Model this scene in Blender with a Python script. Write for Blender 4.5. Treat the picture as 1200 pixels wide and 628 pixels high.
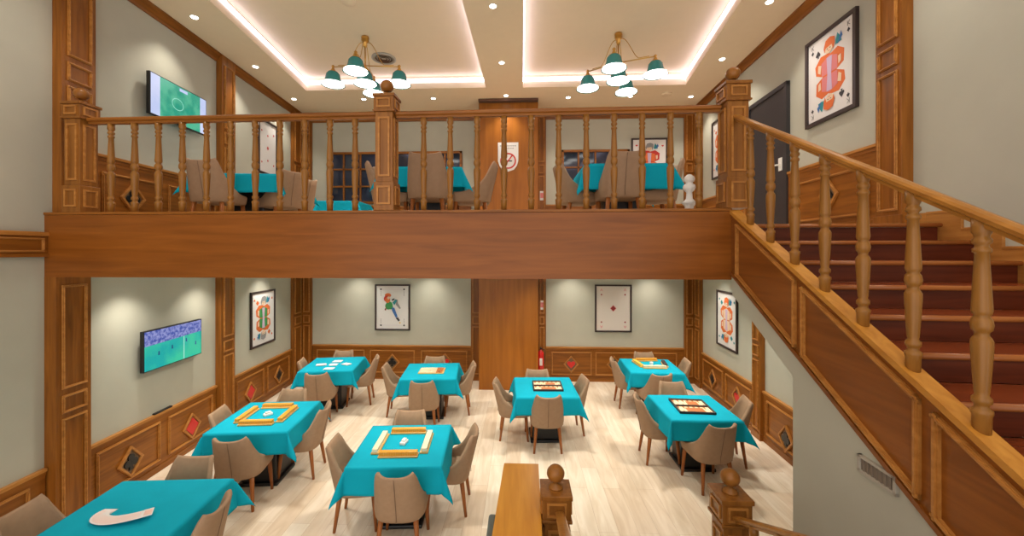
import bpy, bmesh, math, random
from mathutils import Vector, Matrix
C = bpy.context.scene.collection
for o in list(bpy.data.objects): bpy.data.objects.remove(o)
R = math.radians; PI = math.pi
rnd = random.Random(7)
sc = bpy.context.scene
# ------------------------------------------------------------ camera
F = 462.0; YAW = R(2.4); HORIZ = 295.0; PX0 = 610 - F*math.tan(YAW)
cam = bpy.data.cameras.new('camera'); co = bpy.data.objects.new('camera', cam); C.objects.link(co)
co.location = (0, 0, 2.85); co.rotation_euler = (PI/2, 0, YAW)
cam.sensor_fit = 'HORIZONTAL'; cam.sensor_width = 36; cam.lens = 36*F/1200
cam.shift_x = (600 - PX0)/1200; cam.shift_y = (HORIZ - 314)/1200
cam.clip_start = .05; cam.clip_end = 60
sc.camera = co
# ------------------------------------------------------------ world, exposure
w = bpy.data.worlds.new('world'); sc.world = w; w.use_nodes = True
bg = w.node_tree.nodes['Background']; bg.inputs[0].default_value = (1.0, .97, .92, 1); bg.inputs[1].default_value = .92
sc.view_settings.view_transform = 'Standard'; sc.view_settings.look = 'None'
sc.view_settings.exposure = 0.95; sc.view_settings.gamma = 1; sc.view_settings.use_curve_mapping = False
P_UP = 34; P_LOW = 72; P_WASH = 32; P_CHAND = 26; LED = 2.4
WARM = (1.0, .93, .82)
# ------------------------------------------------------------ materials
def srgb(r, g, b):
    f = lambda c: (c/255/12.92 if c/255 <= .04045 else ((c/255+.055)/1.055)**2.4)
    return (f(r), f(g), f(b), 1)
def mat(name, col, rough=.5, metal=0, emit=None, es=1, noise=0, nscale=8, spec=.5, bump=0, bscale=200):
    m = bpy.data.materials.new(name); m.use_nodes = True; nt = m.node_tree; b = nt.nodes['Principled BSDF']
    b.inputs['Base Color'].default_value = col; b.inputs['Roughness'].default_value = rough
    b.inputs['Metallic'].default_value = metal; b.inputs['Specular IOR Level'].default_value = spec
    if emit: b.inputs['Emission Color'].default_value = emit; b.inputs['Emission Strength'].default_value = es
    tc = nt.nodes.new('ShaderNodeTexCoord')
    if noise:
        n = nt.nodes.new('ShaderNodeTexNoise'); n.inputs['Scale'].default_value = nscale; n.inputs['Detail'].default_value = 4
        nt.links.new(tc.outputs['Object'], n.inputs['Vector'])
        r = nt.nodes.new('ShaderNodeValToRGB')
        r.color_ramp.elements[0].position = .3; r.color_ramp.elements[1].position = .7
        r.color_ramp.elements[0].color = tuple(c*(1-noise) for c in col[:3])+(1,)
        r.color_ramp.elements[1].color = tuple(min(1, c*(1+noise)) for c in col[:3])+(1,)
        nt.links.new(n.outputs['Fac'], r.inputs['Fac']); nt.links.new(r.outputs['Color'], b.inputs['Base Color'])
    if bump:
        n2 = nt.nodes.new('ShaderNodeTexNoise'); n2.inputs['Scale'].default_value = bscale
        nt.links.new(tc.outputs['Object'], n2.inputs['Vector'])
        bp = nt.nodes.new('ShaderNodeBump'); bp.inputs['Strength'].default_value = bump; bp.inputs['Distance'].default_value = .002
        nt.links.new(n2.outputs['Fac'], bp.inputs['Height']); nt.links.new(bp.outputs['Normal'], b.inputs['Normal'])
    return m
def wood(name, dark, light, axis='X', rough=.38, sc_=1.0):
    m = bpy.data.materials.new(name); m.use_nodes = True; nt = m.node_tree; b = nt.nodes['Principled BSDF']
    b.inputs['Roughness'].default_value = rough; b.inputs['Specular IOR Level'].default_value = .30
    tc = nt.nodes.new('ShaderNodeTexCoord'); mp = nt.nodes.new('ShaderNodeMapping')
    s = {'X': (1.0, 14, 14), 'Y': (14, 1.0, 14), 'Z': (14, 14, 1.0)}[axis]
    mp.inputs['Scale'].default_value = tuple(v*sc_ for v in s)
    nt.links.new(tc.outputs['Object'], mp.inputs['Vector'])
    n = nt.nodes.new('ShaderNodeTexNoise'); n.inputs['Scale'].default_value = 1.6; n.inputs['Detail'].default_value = 7
    n.inputs['Distortion'].default_value = .6
    nt.links.new(mp.outputs['Vector'], n.inputs['Vector'])
    n2 = nt.nodes.new('ShaderNodeTexNoise'); n2.inputs['Scale'].default_value = .7; n2.inputs['Detail'].default_value = 2
    nt.links.new(tc.outputs['Object'], n2.inputs['Vector'])
    mx = nt.nodes.new('ShaderNodeMath'); mx.operation = 'MULTIPLY_ADD'; mx.inputs[1].default_value = .65
    nt.links.new(n.outputs['Fac'], mx.inputs[0])
    m3 = nt.nodes.new('ShaderNodeMath'); m3.operation = 'MULTIPLY'; m3.inputs[1].default_value = .35
    nt.links.new(n2.outputs['Fac'], m3.inputs[0]); nt.links.new(m3.outputs[0], mx.inputs[2])
    r = nt.nodes.new('ShaderNodeValToRGB'); r.color_ramp.elements[0].position = .32; r.color_ramp.elements[1].position = .68
    r.color_ramp.elements[0].color = dark; r.color_ramp.elements[1].color = light
    nt.links.new(mx.outputs[0], r.inputs['Fac']); nt.links.new(r.outputs['Color'], b.inputs['Base Color'])
    bp = nt.nodes.new('ShaderNodeBump'); bp.inputs['Strength'].default_value = .12; bp.inputs['Distance'].default_value = .002
    nt.links.new(n.outputs['Fac'], bp.inputs['Height']); nt.links.new(bp.outputs['Normal'], b.inputs['Normal'])
    return m
WD, WL = srgb(110, 62, 16), srgb(160, 98, 34)
M = {}
M['wood_x'] = wood('oak_brown_horizontal', WD, WL, 'X')
M['wood_z'] = wood('oak_brown_vertical', WD, WL, 'Z')
M['fascia'] = wood('fascia_walnut', srgb(116, 62, 14), srgb(152, 88, 30), 'X', .33, .7)
M['gold_z'] = wood('turned_oak', srgb(122, 78, 28), srgb(164, 112, 50), 'Z', .3)
M['gold_x'] = wood('rail_oak', srgb(140, 88, 34), srgb(180, 124, 54), 'X', .28)
M['newel'] = wood('newel_oak', srgb(118, 70, 24), srgb(160, 104, 44), 'Z', .33)
M['trimw'] = wood('moulding_oak', srgb(152, 95, 40), srgb(196, 136, 68), 'X', .33)
M['column'] = wood('column_veneer', srgb(142, 82, 22), srgb(174, 106, 34), 'Z', .35, .5)
M['slab'] = wood('ledge_oak', srgb(198, 130, 42), srgb(222, 158, 62), 'Y', .35)
M['cap_lit_x'] = wood('cap_oak_lit', srgb(172, 110, 36), srgb(206, 146, 62), 'X', .35)  # lit look of the stringer's top face painted into a lighter oak
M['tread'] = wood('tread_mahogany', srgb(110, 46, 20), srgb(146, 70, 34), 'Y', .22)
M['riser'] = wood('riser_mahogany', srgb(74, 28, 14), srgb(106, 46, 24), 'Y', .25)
M['nosing'] = wood('nosing_oak', srgb(140, 78, 34), srgb(172, 106, 54), 'Y', .25)
M['leg'] = wood('leg_walnut', srgb(136, 76, 32), srgb(176, 108, 54), 'Z', .4)
M['wall'] = mat('wall_paint', srgb(186, 184, 168), .85, noise=.03, nscale=3, bump=.05)
M['ceil'] = mat('ceiling_paint', srgb(240, 219, 188), .9, noise=.01)
M['ceil_low'] = mat('lower_ceiling_paint', srgb(235, 228, 214), .9, noise=.01)
M['white'] = mat('white_gloss', srgb(238, 236, 230), .35)
M['cloth'] = mat('teal_cloth', srgb(8, 162, 188), .85, noise=.04, nscale=5, spec=.15, bump=.25, bscale=500)
M['fabric'] = mat('taupe_fabric', srgb(162, 132, 105), .75, noise=.05, nscale=20, spec=.25, bump=.3, bscale=350)
M['fabric2'] = mat('taupe_fabric_seat', srgb(176, 150, 124), .8, noise=.05, nscale=20, spec=.2, bump=.3, bscale=350)
M['leg_seam'] = mat('seam_thread', srgb(128, 102, 80), .8)
M['black'] = mat('black_satin', srgb(22, 21, 22), .4)
M['dkframe'] = mat('dark_picture_frame', srgb(58, 44, 42), .4)
M['door'] = mat('charcoal_door', srgb(52, 48, 50), .45, noise=.05)
M['paper'] = mat('print_paper', srgb(232, 228, 226), .6)
M['paper_dim'] = mat('card_paper', srgb(226, 215, 206), .6)
M['brass'] = mat('brass', srgb(205, 160, 84), .28, 1)
M['steel'] = mat('brushed_steel', srgb(190, 190, 190), .3, 1)
M['teal_enamel'] = mat('teal_enamel', srgb(46, 132, 130), .25)
M['lampglow'] = mat('lamp_diffuser', (1, 1, 1, 1), .5, emit=(1, .97, .9, 1), es=4)
M['spotglow'] = mat('downlight_lens', (1, 1, 1, 1), .5, emit=(1, .96, .88, 1), es=6)
M['led'] = mat('led_strip_white', (1, 1, 1, 1), .5, emit=(.72, .70, 1, 1), es=LED)
M['red'] = mat('red_enamel', srgb(206, 32, 30), .35)
M['plate'] = mat('ornament_plate', srgb(120, 92, 64), .5)
M['glass'] = mat('dark_glass', srgb(38, 44, 62), .08, noise=.5, nscale=1.5)
M['amber'] = mat('amber_tile', srgb(232, 158, 46), .35)
M['rackwood'] = mat('rack_wood', srgb(214, 170, 96), .45, noise=.06, nscale=20)
M['ivory'] = mat('ivory_tile', srgb(236, 222, 186), .4)
M['yellow'] = mat('yellow_tile', srgb(240, 190, 60), .4)
M['bgdark'] = mat('board_frame_dark', srgb(60, 38, 30), .4)
M['bgorange'] = mat('board_point_brown', srgb(186, 112, 60), .5)
M['pink'] = mat('card_back_pink', srgb(236, 196, 184), .5)
M['grille'] = mat('brown_grille', srgb(96, 62, 42), .5)
M['ventm'] = mat('vent_grey', srgb(176, 168, 154), .5)
M['ventd'] = mat('vent_slats', srgb(126, 112, 98), .5)
M['greypad'] = mat('grey_padding', srgb(96, 104, 100), .6, noise=.05)
PAINTS = {k: mat('ink_'+k, srgb(*c), .6) for k, c in dict(orange=(226, 112, 52), red=(204, 52, 44), green=(66, 150, 84),
          teal=(40, 140, 150), blue=(62, 110, 176), lilac=(206, 180, 208), skin=(236, 206, 176), dark=(60, 58, 62),
          grey=(150, 148, 148), yellow=(232, 190, 90), pinkish=(222, 130, 132), wine=(150, 44, 44)).items()}
def floor_mat():
    m = bpy.data.materials.new('plank_floor'); m.use_nodes = True; nt = m.node_tree; b = nt.nodes['Principled BSDF']
    b.inputs['Roughness'].default_value = .32
    tc = nt.nodes.new('ShaderNodeTexCoord'); mp = nt.nodes.new('ShaderNodeMapping'); mp.inputs['Rotation'].default_value = (0, 0, PI/2)
    nt.links.new(tc.outputs['Object'], mp.inputs['Vector'])
    br = nt.nodes.new('ShaderNodeTexBrick'); br.inputs['Scale'].default_value = 1
    br.inputs['Brick Width'].default_value = 1.2; br.inputs['Row Height'].default_value = .2
    br.inputs['Mortar Size'].default_value = .0016; br.offset = .37
    br.inputs['Color1'].default_value = srgb(250, 238, 220); br.inputs['Color2'].default_value = srgb(234, 214, 190)
    br.inputs['Mortar'].default_value = srgb(206, 184, 158)
    nt.links.new(mp.outputs['Vector'], br.inputs['Vector'])
    mp2 = nt.nodes.new('ShaderNodeMapping'); mp2.inputs['Scale'].default_value = (5, .7, 1)
    nt.links.new(tc.outputs['Object'], mp2.inputs['Vector'])
    n = nt.nodes.new('ShaderNodeTexNoise'); n.inputs['Scale'].default_value = 2.2; n.inputs['Detail'].default_value = 8; n.inputs['Distortion'].default_value = 1.2
    nt.links.new(mp2.outputs['Vector'], n.inputs['Vector'])
    r = nt.nodes.new('ShaderNodeValToRGB'); r.color_ramp.elements[0].position = .35; r.color_ramp.elements[1].position = .65
    r.color_ramp.elements[0].color = (.86, .82, .76, 1); r.color_ramp.elements[1].color = (1, 1, 1, 1)
    nt.links.new(n.outputs['Fac'], r.inputs['Fac'])
    mx = nt.nodes.new('ShaderNodeMix'); mx.data_type = 'RGBA'; mx.blend_type = 'MULTIPLY'; mx.inputs[0].default_value = 1
    nt.links.new(br.outputs['Color'], mx.inputs[6]); nt.links.new(r.outputs['Color'], mx.inputs[7])
    nt.links.new(mx.outputs[2], b.inputs['Base Color'])
    return m
M['floor'] = floor_mat()
def screen_mat(name, a, b_, sc_=30):
    m = bpy.data.materials.new(name); m.use_nodes = True; nt = m.node_tree; b = nt.nodes['Principled BSDF']
    tc = nt.nodes.new('ShaderNodeTexCoord'); n = nt.nodes.new('ShaderNodeTexNoise'); n.inputs['Scale'].default_value = sc_; n.inputs['Detail'].default_value = 5
    nt.links.new(tc.outputs['Object'], n.inputs['Vector'])
    r = nt.nodes.new('ShaderNodeValToRGB'); r.color_ramp.elements[0].position = .4; r.color_ramp.elements[1].position = .6
    r.color_ramp.elements[0].color = a; r.color_ramp.elements[1].color = b_
    nt.links.new(n.outputs['Fac'], r.inputs['Fac']); b.inputs['Base Color'].default_value = (0, 0, 0, 1)
    nt.links.new(r.outputs['Color'], b.inputs['Emission Color']); b.inputs['Emission Strength'].default_value = .5
    b.inputs['Roughness'].default_value = .2
    return m
M['scr_field'] = screen_mat('screen_pitch', srgb(20, 172, 168), srgb(60, 200, 160), 3)
M['scr_crowd'] = screen_mat('screen_crowd', srgb(60, 80, 165), srgb(150, 155, 210), 26)
M['scr_white'] = screen_mat('screen_white', srgb(196, 208, 246), srgb(214, 220, 250), 3)
M['scr_green'] = screen_mat('screen_green', srgb(40, 158, 130), srgb(84, 186, 150), 6)
M['scr_line'] = screen_mat('screen_line', srgb(150, 225, 200), srgb(170, 235, 215), 3)
M['scr_dark'] = screen_mat('screen_player', srgb(30, 50, 110), srgb(60, 80, 150), 3)
# ------------------------------------------------------------ helpers
def link(o, parent=None):
    C.objects.link(o)
    if parent: o.parent = parent
    return o
def obj(name, bm, m, parent=None, loc=None, mats=None, smooth=False, bevel=0, M4=None):
    bmesh.ops.recalc_face_normals(bm, faces=bm.faces)
    me = bpy.data.meshes.new(name); bm.to_mesh(me); bm.free()
    for mm in (mats or [m]): me.materials.append(mm)
    if smooth:
        for p in me.polygons: p.use_smooth = True
    o = bpy.data.objects.new(name, me); link(o, parent)
    if M4 is not None: o.matrix_world = M4 if not parent else o.matrix_world
    if loc: o.location = loc
    if bevel:
        b = o.modifiers.new('bevel', 'BEVEL'); b.width = bevel; b.segments = 2; b.limit_method = 'ANGLE'
    return o
def tag(o, label=None, cat=None, group=None, kind=None):
    if label: o['label'] = label
    if cat: o['category'] = cat
    if group: o['group'] = group
    if kind: o['kind'] = kind
    return o
def thing(name, label, cat, loc=(0, 0, 0), rz=0, group=None, M4=None):
    o = bpy.data.objects.new(name, None); C.objects.link(o); o.empty_display_size = .1
    if M4 is not None: o.matrix_world = M4 @ Matrix.Translation(loc)
    else: o.location = loc; o.rotation_euler = (0, 0, rz)
    return tag(o, label, cat, group)
def BM(): return bmesh.new()
def box(bm, x0, x1, y0, y1, z0, z1, mi=0):
    vs = [bm.verts.new(p) for p in [(x0,y0,z0),(x1,y0,z0),(x1,y1,z0),(x0,y1,z0),(x0,y0,z1),(x1,y0,z1),(x1,y1,z1),(x0,y1,z1)]]
    for f in [(0,1,2,3),(4,5,6,7),(0,1,5,4),(1,2,6,5),(2,3,7,6),(3,0,4,7)]:
        bm.faces.new([vs[i] for i in f]).material_index = mi
    return bm
def prism(bm, pts, ext, mi=0):
    """pts: 3D polygon; ext: extrusion vector"""
    a = [bm.verts.new(p) for p in pts]; b = [bm.verts.new(Vector(p)+Vector(ext)) for p in pts]
    bm.faces.new(a).material_index = mi; bm.faces.new(b[::-1]).material_index = mi
    n = len(a)
    for i in range(n): bm.faces.new([a[i], a[(i+1)%n], b[(i+1)%n], b[i]]).material_index = mi
    return bm
def lathe(bm, prof, cx=0, cy=0, n=16, mi=0, ax=None):
    rings = []
    for r, z in prof:
        ring = []
        for k in range(n):
            a = 2*PI*k/n; v = Vector((r*math.cos(a), r*math.sin(a), z))
            if ax: v = ax @ v
            ring.append(bm.verts.new((cx+v.x, cy+v.y, v.z) if not ax else v))
        rings.append(ring)
    for i in range(len(rings)-1):
        for k in range(n):
            bm.faces.new([rings[i][k], rings[i][(k+1)%n], rings[i+1][(k+1)%n], rings[i+1][k]]).material_index = mi
    bm.faces.new(rings[0]).material_index = mi; bm.faces.new(rings[-1]).material_index = mi
    return bm
def tube(bm, pts, r, n=8, mi=0, r2=None):
    rings = []; N = len(pts)
    for i, p in enumerate(pts):
        p = Vector(p); d = (Vector(pts[min(i+1, N-1)])-Vector(pts[max(i-1, 0)])).normalized()
        u = d.cross(Vector((0, 0, 1)));
        if u.length < .05: u = d.cross(Vector((0, 1, 0)))
        u.normalize(); v = d.cross(u)
        rr = r if r2 is None else r+(r2-r)*i/(N-1)
        rings.append([bm.verts.new(p+u*math.cos(2*PI*k/n)*rr+v*math.sin(2*PI*k/n)*rr) for k in range(n)])
    for i in range(N-1):
        for k in range(n): bm.faces.new([rings[i][k], rings[i][(k+1)%n], rings[i+1][(k+1)%n], rings[i+1][k]]).material_index = mi
    bm.faces.new(rings[0]).material_index = mi; bm.faces.new(rings[-1]).material_index = mi
    return bm
def sphere(bm, c, r, sx=1, sy=1, sz=1, u=16, v=10, mi=0):
    res = bmesh.ops.create_uvsphere(bm, u_segments=u, v_segments=v, radius=r)
    for q in res['verts']: q.co = Vector((q.co.x*sx+c[0], q.co.y*sy+c[1], q.co.z*sz+c[2]))
    for q in res['verts']:
        for f in q.link_faces: f.material_index = mi
    return bm
# wall frames: local x = to the viewer's right along the wall, local y = into the wall, z up
TL, TR = R(4.2), R(3.09); YB = 8.75
LC = Vector((-4.994, YB, 0)); RC = Vector((3.823, YB, 0)); Z2 = 3.09; ZC = 5.97
def frame(o, xdir):
    x = Vector((math.cos(xdir), math.sin(xdir), 0)); y = Vector((-x.y, x.x, 0))
    return Matrix(((x.x, y.x, 0, o[0]), (x.y, y.y, 0, o[1]), (0, 0, 1, o[2]), (0, 0, 0, 1)))
ML = frame(LC, PI/2+TL)          # left wall, local x grows away from the camera (0 = back corner)
MR = frame(RC, -PI/2-TR)         # right wall, local x grows towards the camera
MB = frame((0, YB, 0), 0)        # back wall
SO = Vector((1.85, 3.54, 0)); MS = frame(SO, -PI/2-TR)   # stair frame
WF = {'L': ML, 'R': MR, 'B': MB}
def onwall(o, wname): o.matrix_world = WF[wname] if isinstance(wname, str) else wname; return o
ntrim = [0]
def trim(bm, m, wname=None, bevel=.004, mats=None):
    ntrim[0] += 1
    o = obj('trim_%d' % ntrim[0], bm, m, bevel=bevel, mats=mats); tag(o, kind='structure')
    if wname is not None: onwall(o, wname)
    return o
def struct(name, bm, m, wname=None, mats=None, bevel=0):
    o = obj(name, bm, m, mats=mats, bevel=bevel); tag(o, kind='structure')
    if wname is not None: onwall(o, wname)
    return o
# ------------------------------------------------------------ setting: shell
YN = -1.4
def xl(y): return LC.x + math.tan(TL)*(YB-y)
def xr(y): return RC.x - math.tan(TR)*(YB-y)
struct('floor', prism(BM(), [(xl(YN)-.1, YN, -.1), (xr(YN)+.1, YN, -.1), (xr(YB)+.1, YB+.1, -.1), (xl(YB)-.1, YB+.1, -.1)], (0, 0, .1)), M['floor'])
LEN = 10.3
struct('wall_left', box(BM(), -LEN, .1, 0, .12, -.1, 6.4), M['wall'], 'L')
struct('wall_right', box(BM(), -.1, LEN, 0, .12, -.1, 6.4), M['wall'], 'R')
struct('wall_back', box(BM(), -5.2, 4.1, 0, .12, -.1, 6.4), M['wall'], 'B')
# balcony front line
BL0 = Vector((-4.62, 3.637, 0)); BL1 = Vector((1.85, 3.54, 0)); bang = math.atan2(BL1.y-BL0.y, BL1.x-BL0.x); BLEN = (BL1-BL0).length
MF = frame(BL0, bang)
# upper floor slab (also carries the lower ceiling)
sl = [(xl(3.66), 3.69, Z2), (1.86, 3.60, Z2), (xr(3.56), 3.60, Z2), (xr(YB), YB, Z2), (xl(YB), YB, Z2)]
struct('floor_upper', prism(BM(), [(a, b, 2.70) for a, b, c in sl], (0, 0, Z2-2.70)), mat('upper_floor', srgb(214, 196, 172), .4))
struct('ceiling_lower', prism(BM(), [(a, b, 2.61) for a, b, c in sl], (0, 0, .088)), M['ceil_low'])
# ceiling with two coffers
cl_ = dict(L=[(-4.15, 7.47), (-.655, 7.47), (-.80, 2.0), (-3.57, 2.0)], R=[(.045, 7.5), (3.08, 7.5), (2.33, 2.0), (.03, 2.0)])
bm = BM()
def poly(bm, pts, z, mi=0): bm.faces.new([bm.verts.new((x, y, z)) for x, y in pts]).material_index = mi
L_, R_ = cl_['L'], cl_['R']
poly(bm, [L_[0], L_[1], R_[0], R_[1], (xr(YB), YB), (xl(YB), YB)], ZC)
poly(bm, [L_[3], L_[2], R_[3], R_[2], (xr(YN), YN), (xl(YN), YN)], ZC)
poly(bm, [L_[0], L_[3], (xl(YN), YN), (xl(YB), YB)], ZC)
poly(bm, [R_[1], R_[2], (xr(YN), YN), (xr(YB), YB)], ZC)
poly(bm, [L_[1], L_[2], R_[3], R_[0]], ZC)
ZT = 6.20
for q in (L_, R_):
    poly(bm, q, ZT)
    for i in range(4):
        a, b = q[i], q[(i+1) % 4]
        bm.faces.new([bm.verts.new((a[0], a[1], ZC)), bm.verts.new((b[0], b[1], ZC)), bm.verts.new((b[0], b[1], ZT)), bm.verts.new((a[0], a[1], ZT))])
struct('ceiling', bm, M['ceil'])
for k, q in (('L', L_), ('R', R_)):
    bm = BM(); cx = sum(p[0] for p in q)/4; cy = sum(p[1] for p in q)/4
    for i in range(4):
        a, b = Vector((q[i][0], q[i][1], 0)), Vector((q[(i+1) % 4][0], q[(i+1) % 4][1], 0))
        d = (b-a).normalized(); n = Vector((-d.y, d.x, 0))
        if n.dot(Vector((cx, cy, 0))-a) < 0: n = -n
        a2, b2 = a+n*.003, b+n*.003
        prism(bm, [(a2.x, a2.y, 6.09), (b2.x, b2.y, 6.09), (b2.x, b2.y, 6.15), (a2.x, a2.y, 6.15)], n*.018)
    tag(obj('led_strip', bm, M['led']), 'bluish white light strip running round the %s ceiling recess' % ('left' if k == 'L' else 'right'), 'light strip', 'ceiling recess light strips')
# fascia, curb
fas = thing('balcony_fascia', 'long plain brown wooden beam facing the balcony edge below the railing', 'beam', M4=MF)
obj('board', box(BM(), .0, BLEN+.0, 0, .05, 2.605, 3.205), M['fascia'], fas)
obj('curb', box(BM(), .0, BLEN, -.01, .19, 3.207, 3.232), M['wood_x'], fas, bevel=.004)
# cornice
def molding_x(x0, x1, zt, m, wname, d1=.09, h=.12):
    prof = [(0, 0), (0, -h), (-.02, -h), (-.03, -h*.75), (-d1*.55, -h*.5), (-d1*.8, -h*.2), (-d1, -h*.12), (-d1, 0)]
    return trim(prism(BM(), [(x0, y, zt+z) for y, z in prof], (x1-x0, 0, 0)), m, wname, bevel=0)
molding_x(-LEN+.2, -.02, ZC-.002, M['wood_x'], 'L'); molding_x(.02, LEN-.2, ZC-.002, M['wood_x'], 'R')
molding_x(-4.9, -.8, ZC-.002, M['wood_x'], 'B', .1, .2); molding_x(.3, 3.73, ZC-.002, M['wood_x'], 'B', .1, .2)
# wainscot with raised panel frames
def pframe(bm, x0, x1, z0, z1, y, t=.028, d=.016):
    for a in ((x0, x1, z0, z0+t), (x0, x1, z1-t, z1), (x0, x0+t, z0+t, z1-t), (x1-t, x1, z0+t, z1-t)):
        box(bm, a[0], a[1], y-d, y, a[2], a[3], 1)
        i = .3*t
        box(bm, a[0]+i, a[1]-i, y-d*1.7, y-d, a[2]+i, a[3]-i, 1)
def wains(wname, x0, x1, panels, zb=0, top=.76):
    bm = BM(); box(bm, x0, x1, -.025, 0, zb, zb+top-.03, 0)
    box(bm, x0, x1, -.045, 0, zb+top-.032, zb+top, 1); box(bm, x0, x1, -.033, -.02, zb+top-.07, zb+top-.032, 0)
    box(bm, x0, x1, -.036, 0, zb, zb+.085, 0)
    for a, b in panels: pframe(bm, a, b, zb+.14, zb+.65, -.025)
    return trim(bm, None, wname, mats=[M['wood_x'], M['trimw']], bevel=.003)
wains('L', -7.6, -5.14, [(-7.4, -6.35), (-6.25, -5.28)])
wains('L', -4.77, -2.77, [(-4.66, -3.83), (-3.70, -2.87)])
wains('L', -2.39, -.46, [(-2.30, -1.50), (-1.38, -.56)])
wains('R', .38, 2.42, [(.45, 1.35), (1.45, 2.33)])
wains('R', 2.66, 5.6, [(2.76, 3.70), (3.8, 4.7)])
wains('B', -4.70, -1.10, [(-4.60, -3.50), (-3.38, -2.36), (-2.22, -1.18)])
wains('B', .56, 3.55, [(.68, 1.56), (1.64, 2.50), (2.60, 3.40)])
wains('L', -4.69, -2.72, [(-4.60, -3.83), (-3.70, -2.82)], Z2, .84)
wains('L', -2.39, -.42, [(-2.30, -1.50), (-1.38, -.52)], Z2, .84)
wains('R', .38, 2.22, [(.45, 1.3), (1.4, 2.15)], Z2, .84)
wains('R', 3.26, 4.74, [(3.40, 4.60)], Z2, .84)
wains('B', -4.70, -1.10, [(-4.60, -3.50), (-3.38, -2.36), (-2.22, -1.18)], Z2, .80)
wains('B', .56, 3.55, [(.68, 1.56), (1.64, 2.50), (2.60, 3.40)], Z2, .80)
# pilasters
def pilaster(wname, x0, x1, z0, z1, p, splits, side=0):
    bm = BM(); box(bm, x0, x1, -p, 0, z0, z1, 0)
    box(bm, x0-.012, x1+.012, -p-.014, 0, z0, z0+.10, 0)
    m_ = .035 if x1-x0 < .3 else .05
    for a, b in splits: pframe(bm, x0+m_, x1-m_, a, b, -p, .024, .014)
    return trim(bm, None, wname, mats=[M['wood_z'], M['trimw']], bevel=.003)
lo = [(.14, 1.20), (1.25, 1.43), (1.49, 2.52)]
up = [(Z2+.14, 4.52), (4.57, 4.76), (4.82, 5.82)]
pilaster('L', -5.13, -4.79, 0, 2.608, .11, lo); pilaster('L', -2.76, -2.42, 0, 2.608, .09, lo)
pilaster('L', -.44, -.062, 0, 2.608, .06, lo); pilaster('B', -4.93, -4.71, 0, 2.608, .06, lo)
pilaster('B', -1.10, -.86, 0, 2.608, .06, lo); pilaster('B', .38, .56, 0, 2.608, .06, lo)
pilaster('B', 3.55, 3.76, 0, 2.608, .06, lo); pilaster('R', .062, .36, 0, 2.608, .06, lo)
pilaster('R', 2.42, 2.66, 0, 2.608, .07, lo)
pilaster('L', -5.06, -4.72, Z2, 5.96, .09, up); pilaster('L', -2.74, -2.41, Z2, 5.96, .09, up)
pilaster('L', -.44, -.062, Z2, 5.96, .06, up); pilaster('B', -4.93, -4.71, Z2, 5.96, .06, up)
pilaster('B', .36, .56, Z2, 5.96, .06, up); pilaster('B', 3.55, 3.76, Z2, 5.96, .06, up)
pilaster('R', .062, .36, Z2, 5.96, .06, up); pilaster('R', 4.76, 5.04, Z2+.0, 5.96, .10, up)
# near left band at storey height
bm = BM(); box(bm, -7.6, -5.12, -.03, 0, 2.80, 3.04, 0); box(bm, -7.6, -5.11, -.05, 0, 3.0, 3.04, 1); box(bm, -7.6, -5.11, -.05, 0, 2.80, 2.83, 0)
pframe(bm, -7.5, -5.16, 2.845, 2.985, -.03, .02, .012); trim(bm, None, 'L', mats=[M['wood_x'], M['trimw']], bevel=.003)
# central column faced in veneer
def column(z0, z1):
    bm = BM(); box(bm, -.86, .36, 8.12, YB, z0, z1)
    for x in (-.555, -.25, .055): box(bm, x-.003, x+.003, 8.116, 8.12, z0, z1)
    return bm
struct('wall_column_lower', column(0, 2.608), M['column']); struct('wall_column_upper', column(Z2, 5.96), M['column'])
# ------------------------------------------------------------ windows upstairs (interior windows with glazing bars)
def window(i, x0, x1, z0, z1, nx):
    bm = BM(); t = .05
    for a in ((x0, x1, z0, z0+t), (x0, x1, z1-t, z1), (x0, x0+t, z0, z1), (x1-t, x1, z0, z1)): box(bm, a[0], a[1], -.05, 0, a[2], a[3])
    for k in range(1, nx): x = x0+(x1-x0)*k/nx; box(bm, x-.018, x+.018, -.04, 0, z0, z1)
    for k in (1, 2): z = z1-(z1-z0)*k/3; box(bm, x0, x1, -.04, 0, z-.018, z+.018)
    o = struct('window_%d' % i, bm, M['wood_x'], 'B', bevel=.003)
    g = obj('pane', box(BM(), x0+.02, x1-.02, -.012, -.002, z0+.02, z1-.02), M['glass']); g.parent = o
window(1, -4.36, -1.30, 3.93, 5.09, 8); window(2, .90, 2.38, 3.93, 5.09, 4)
# ------------------------------------------------------------ door upstairs right
bm = BM(); box(bm, 2.28, 3.24, -.03, 0, Z2, 5.13); d = struct('door_1', bm, M['door'], 'R', bevel=.003)
bm = BM(); box(bm, 2.24, 2.30, -.05, 0, Z2, 5.17); box(bm, 3.20, 3.26, -.05, 0, Z2, 5.17); box(bm, 2.24, 3.26, -.05, 0, 5.11, 5.17)
f_ = obj('door_frame', bm, M['door']); f_.parent = d
bm = BM(); box(bm, 3.06, 3.14, -.04, -.03, 3.98, 4.16); tube(bm, [(3.10, -.04, 4.06), (3.10, -.08, 4.06), (3.08, -.09, 4.06), (2.96, -.09, 4.05)], .012)
f_ = obj('door_handle', bm, M['white']); f_.parent = d
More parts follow.
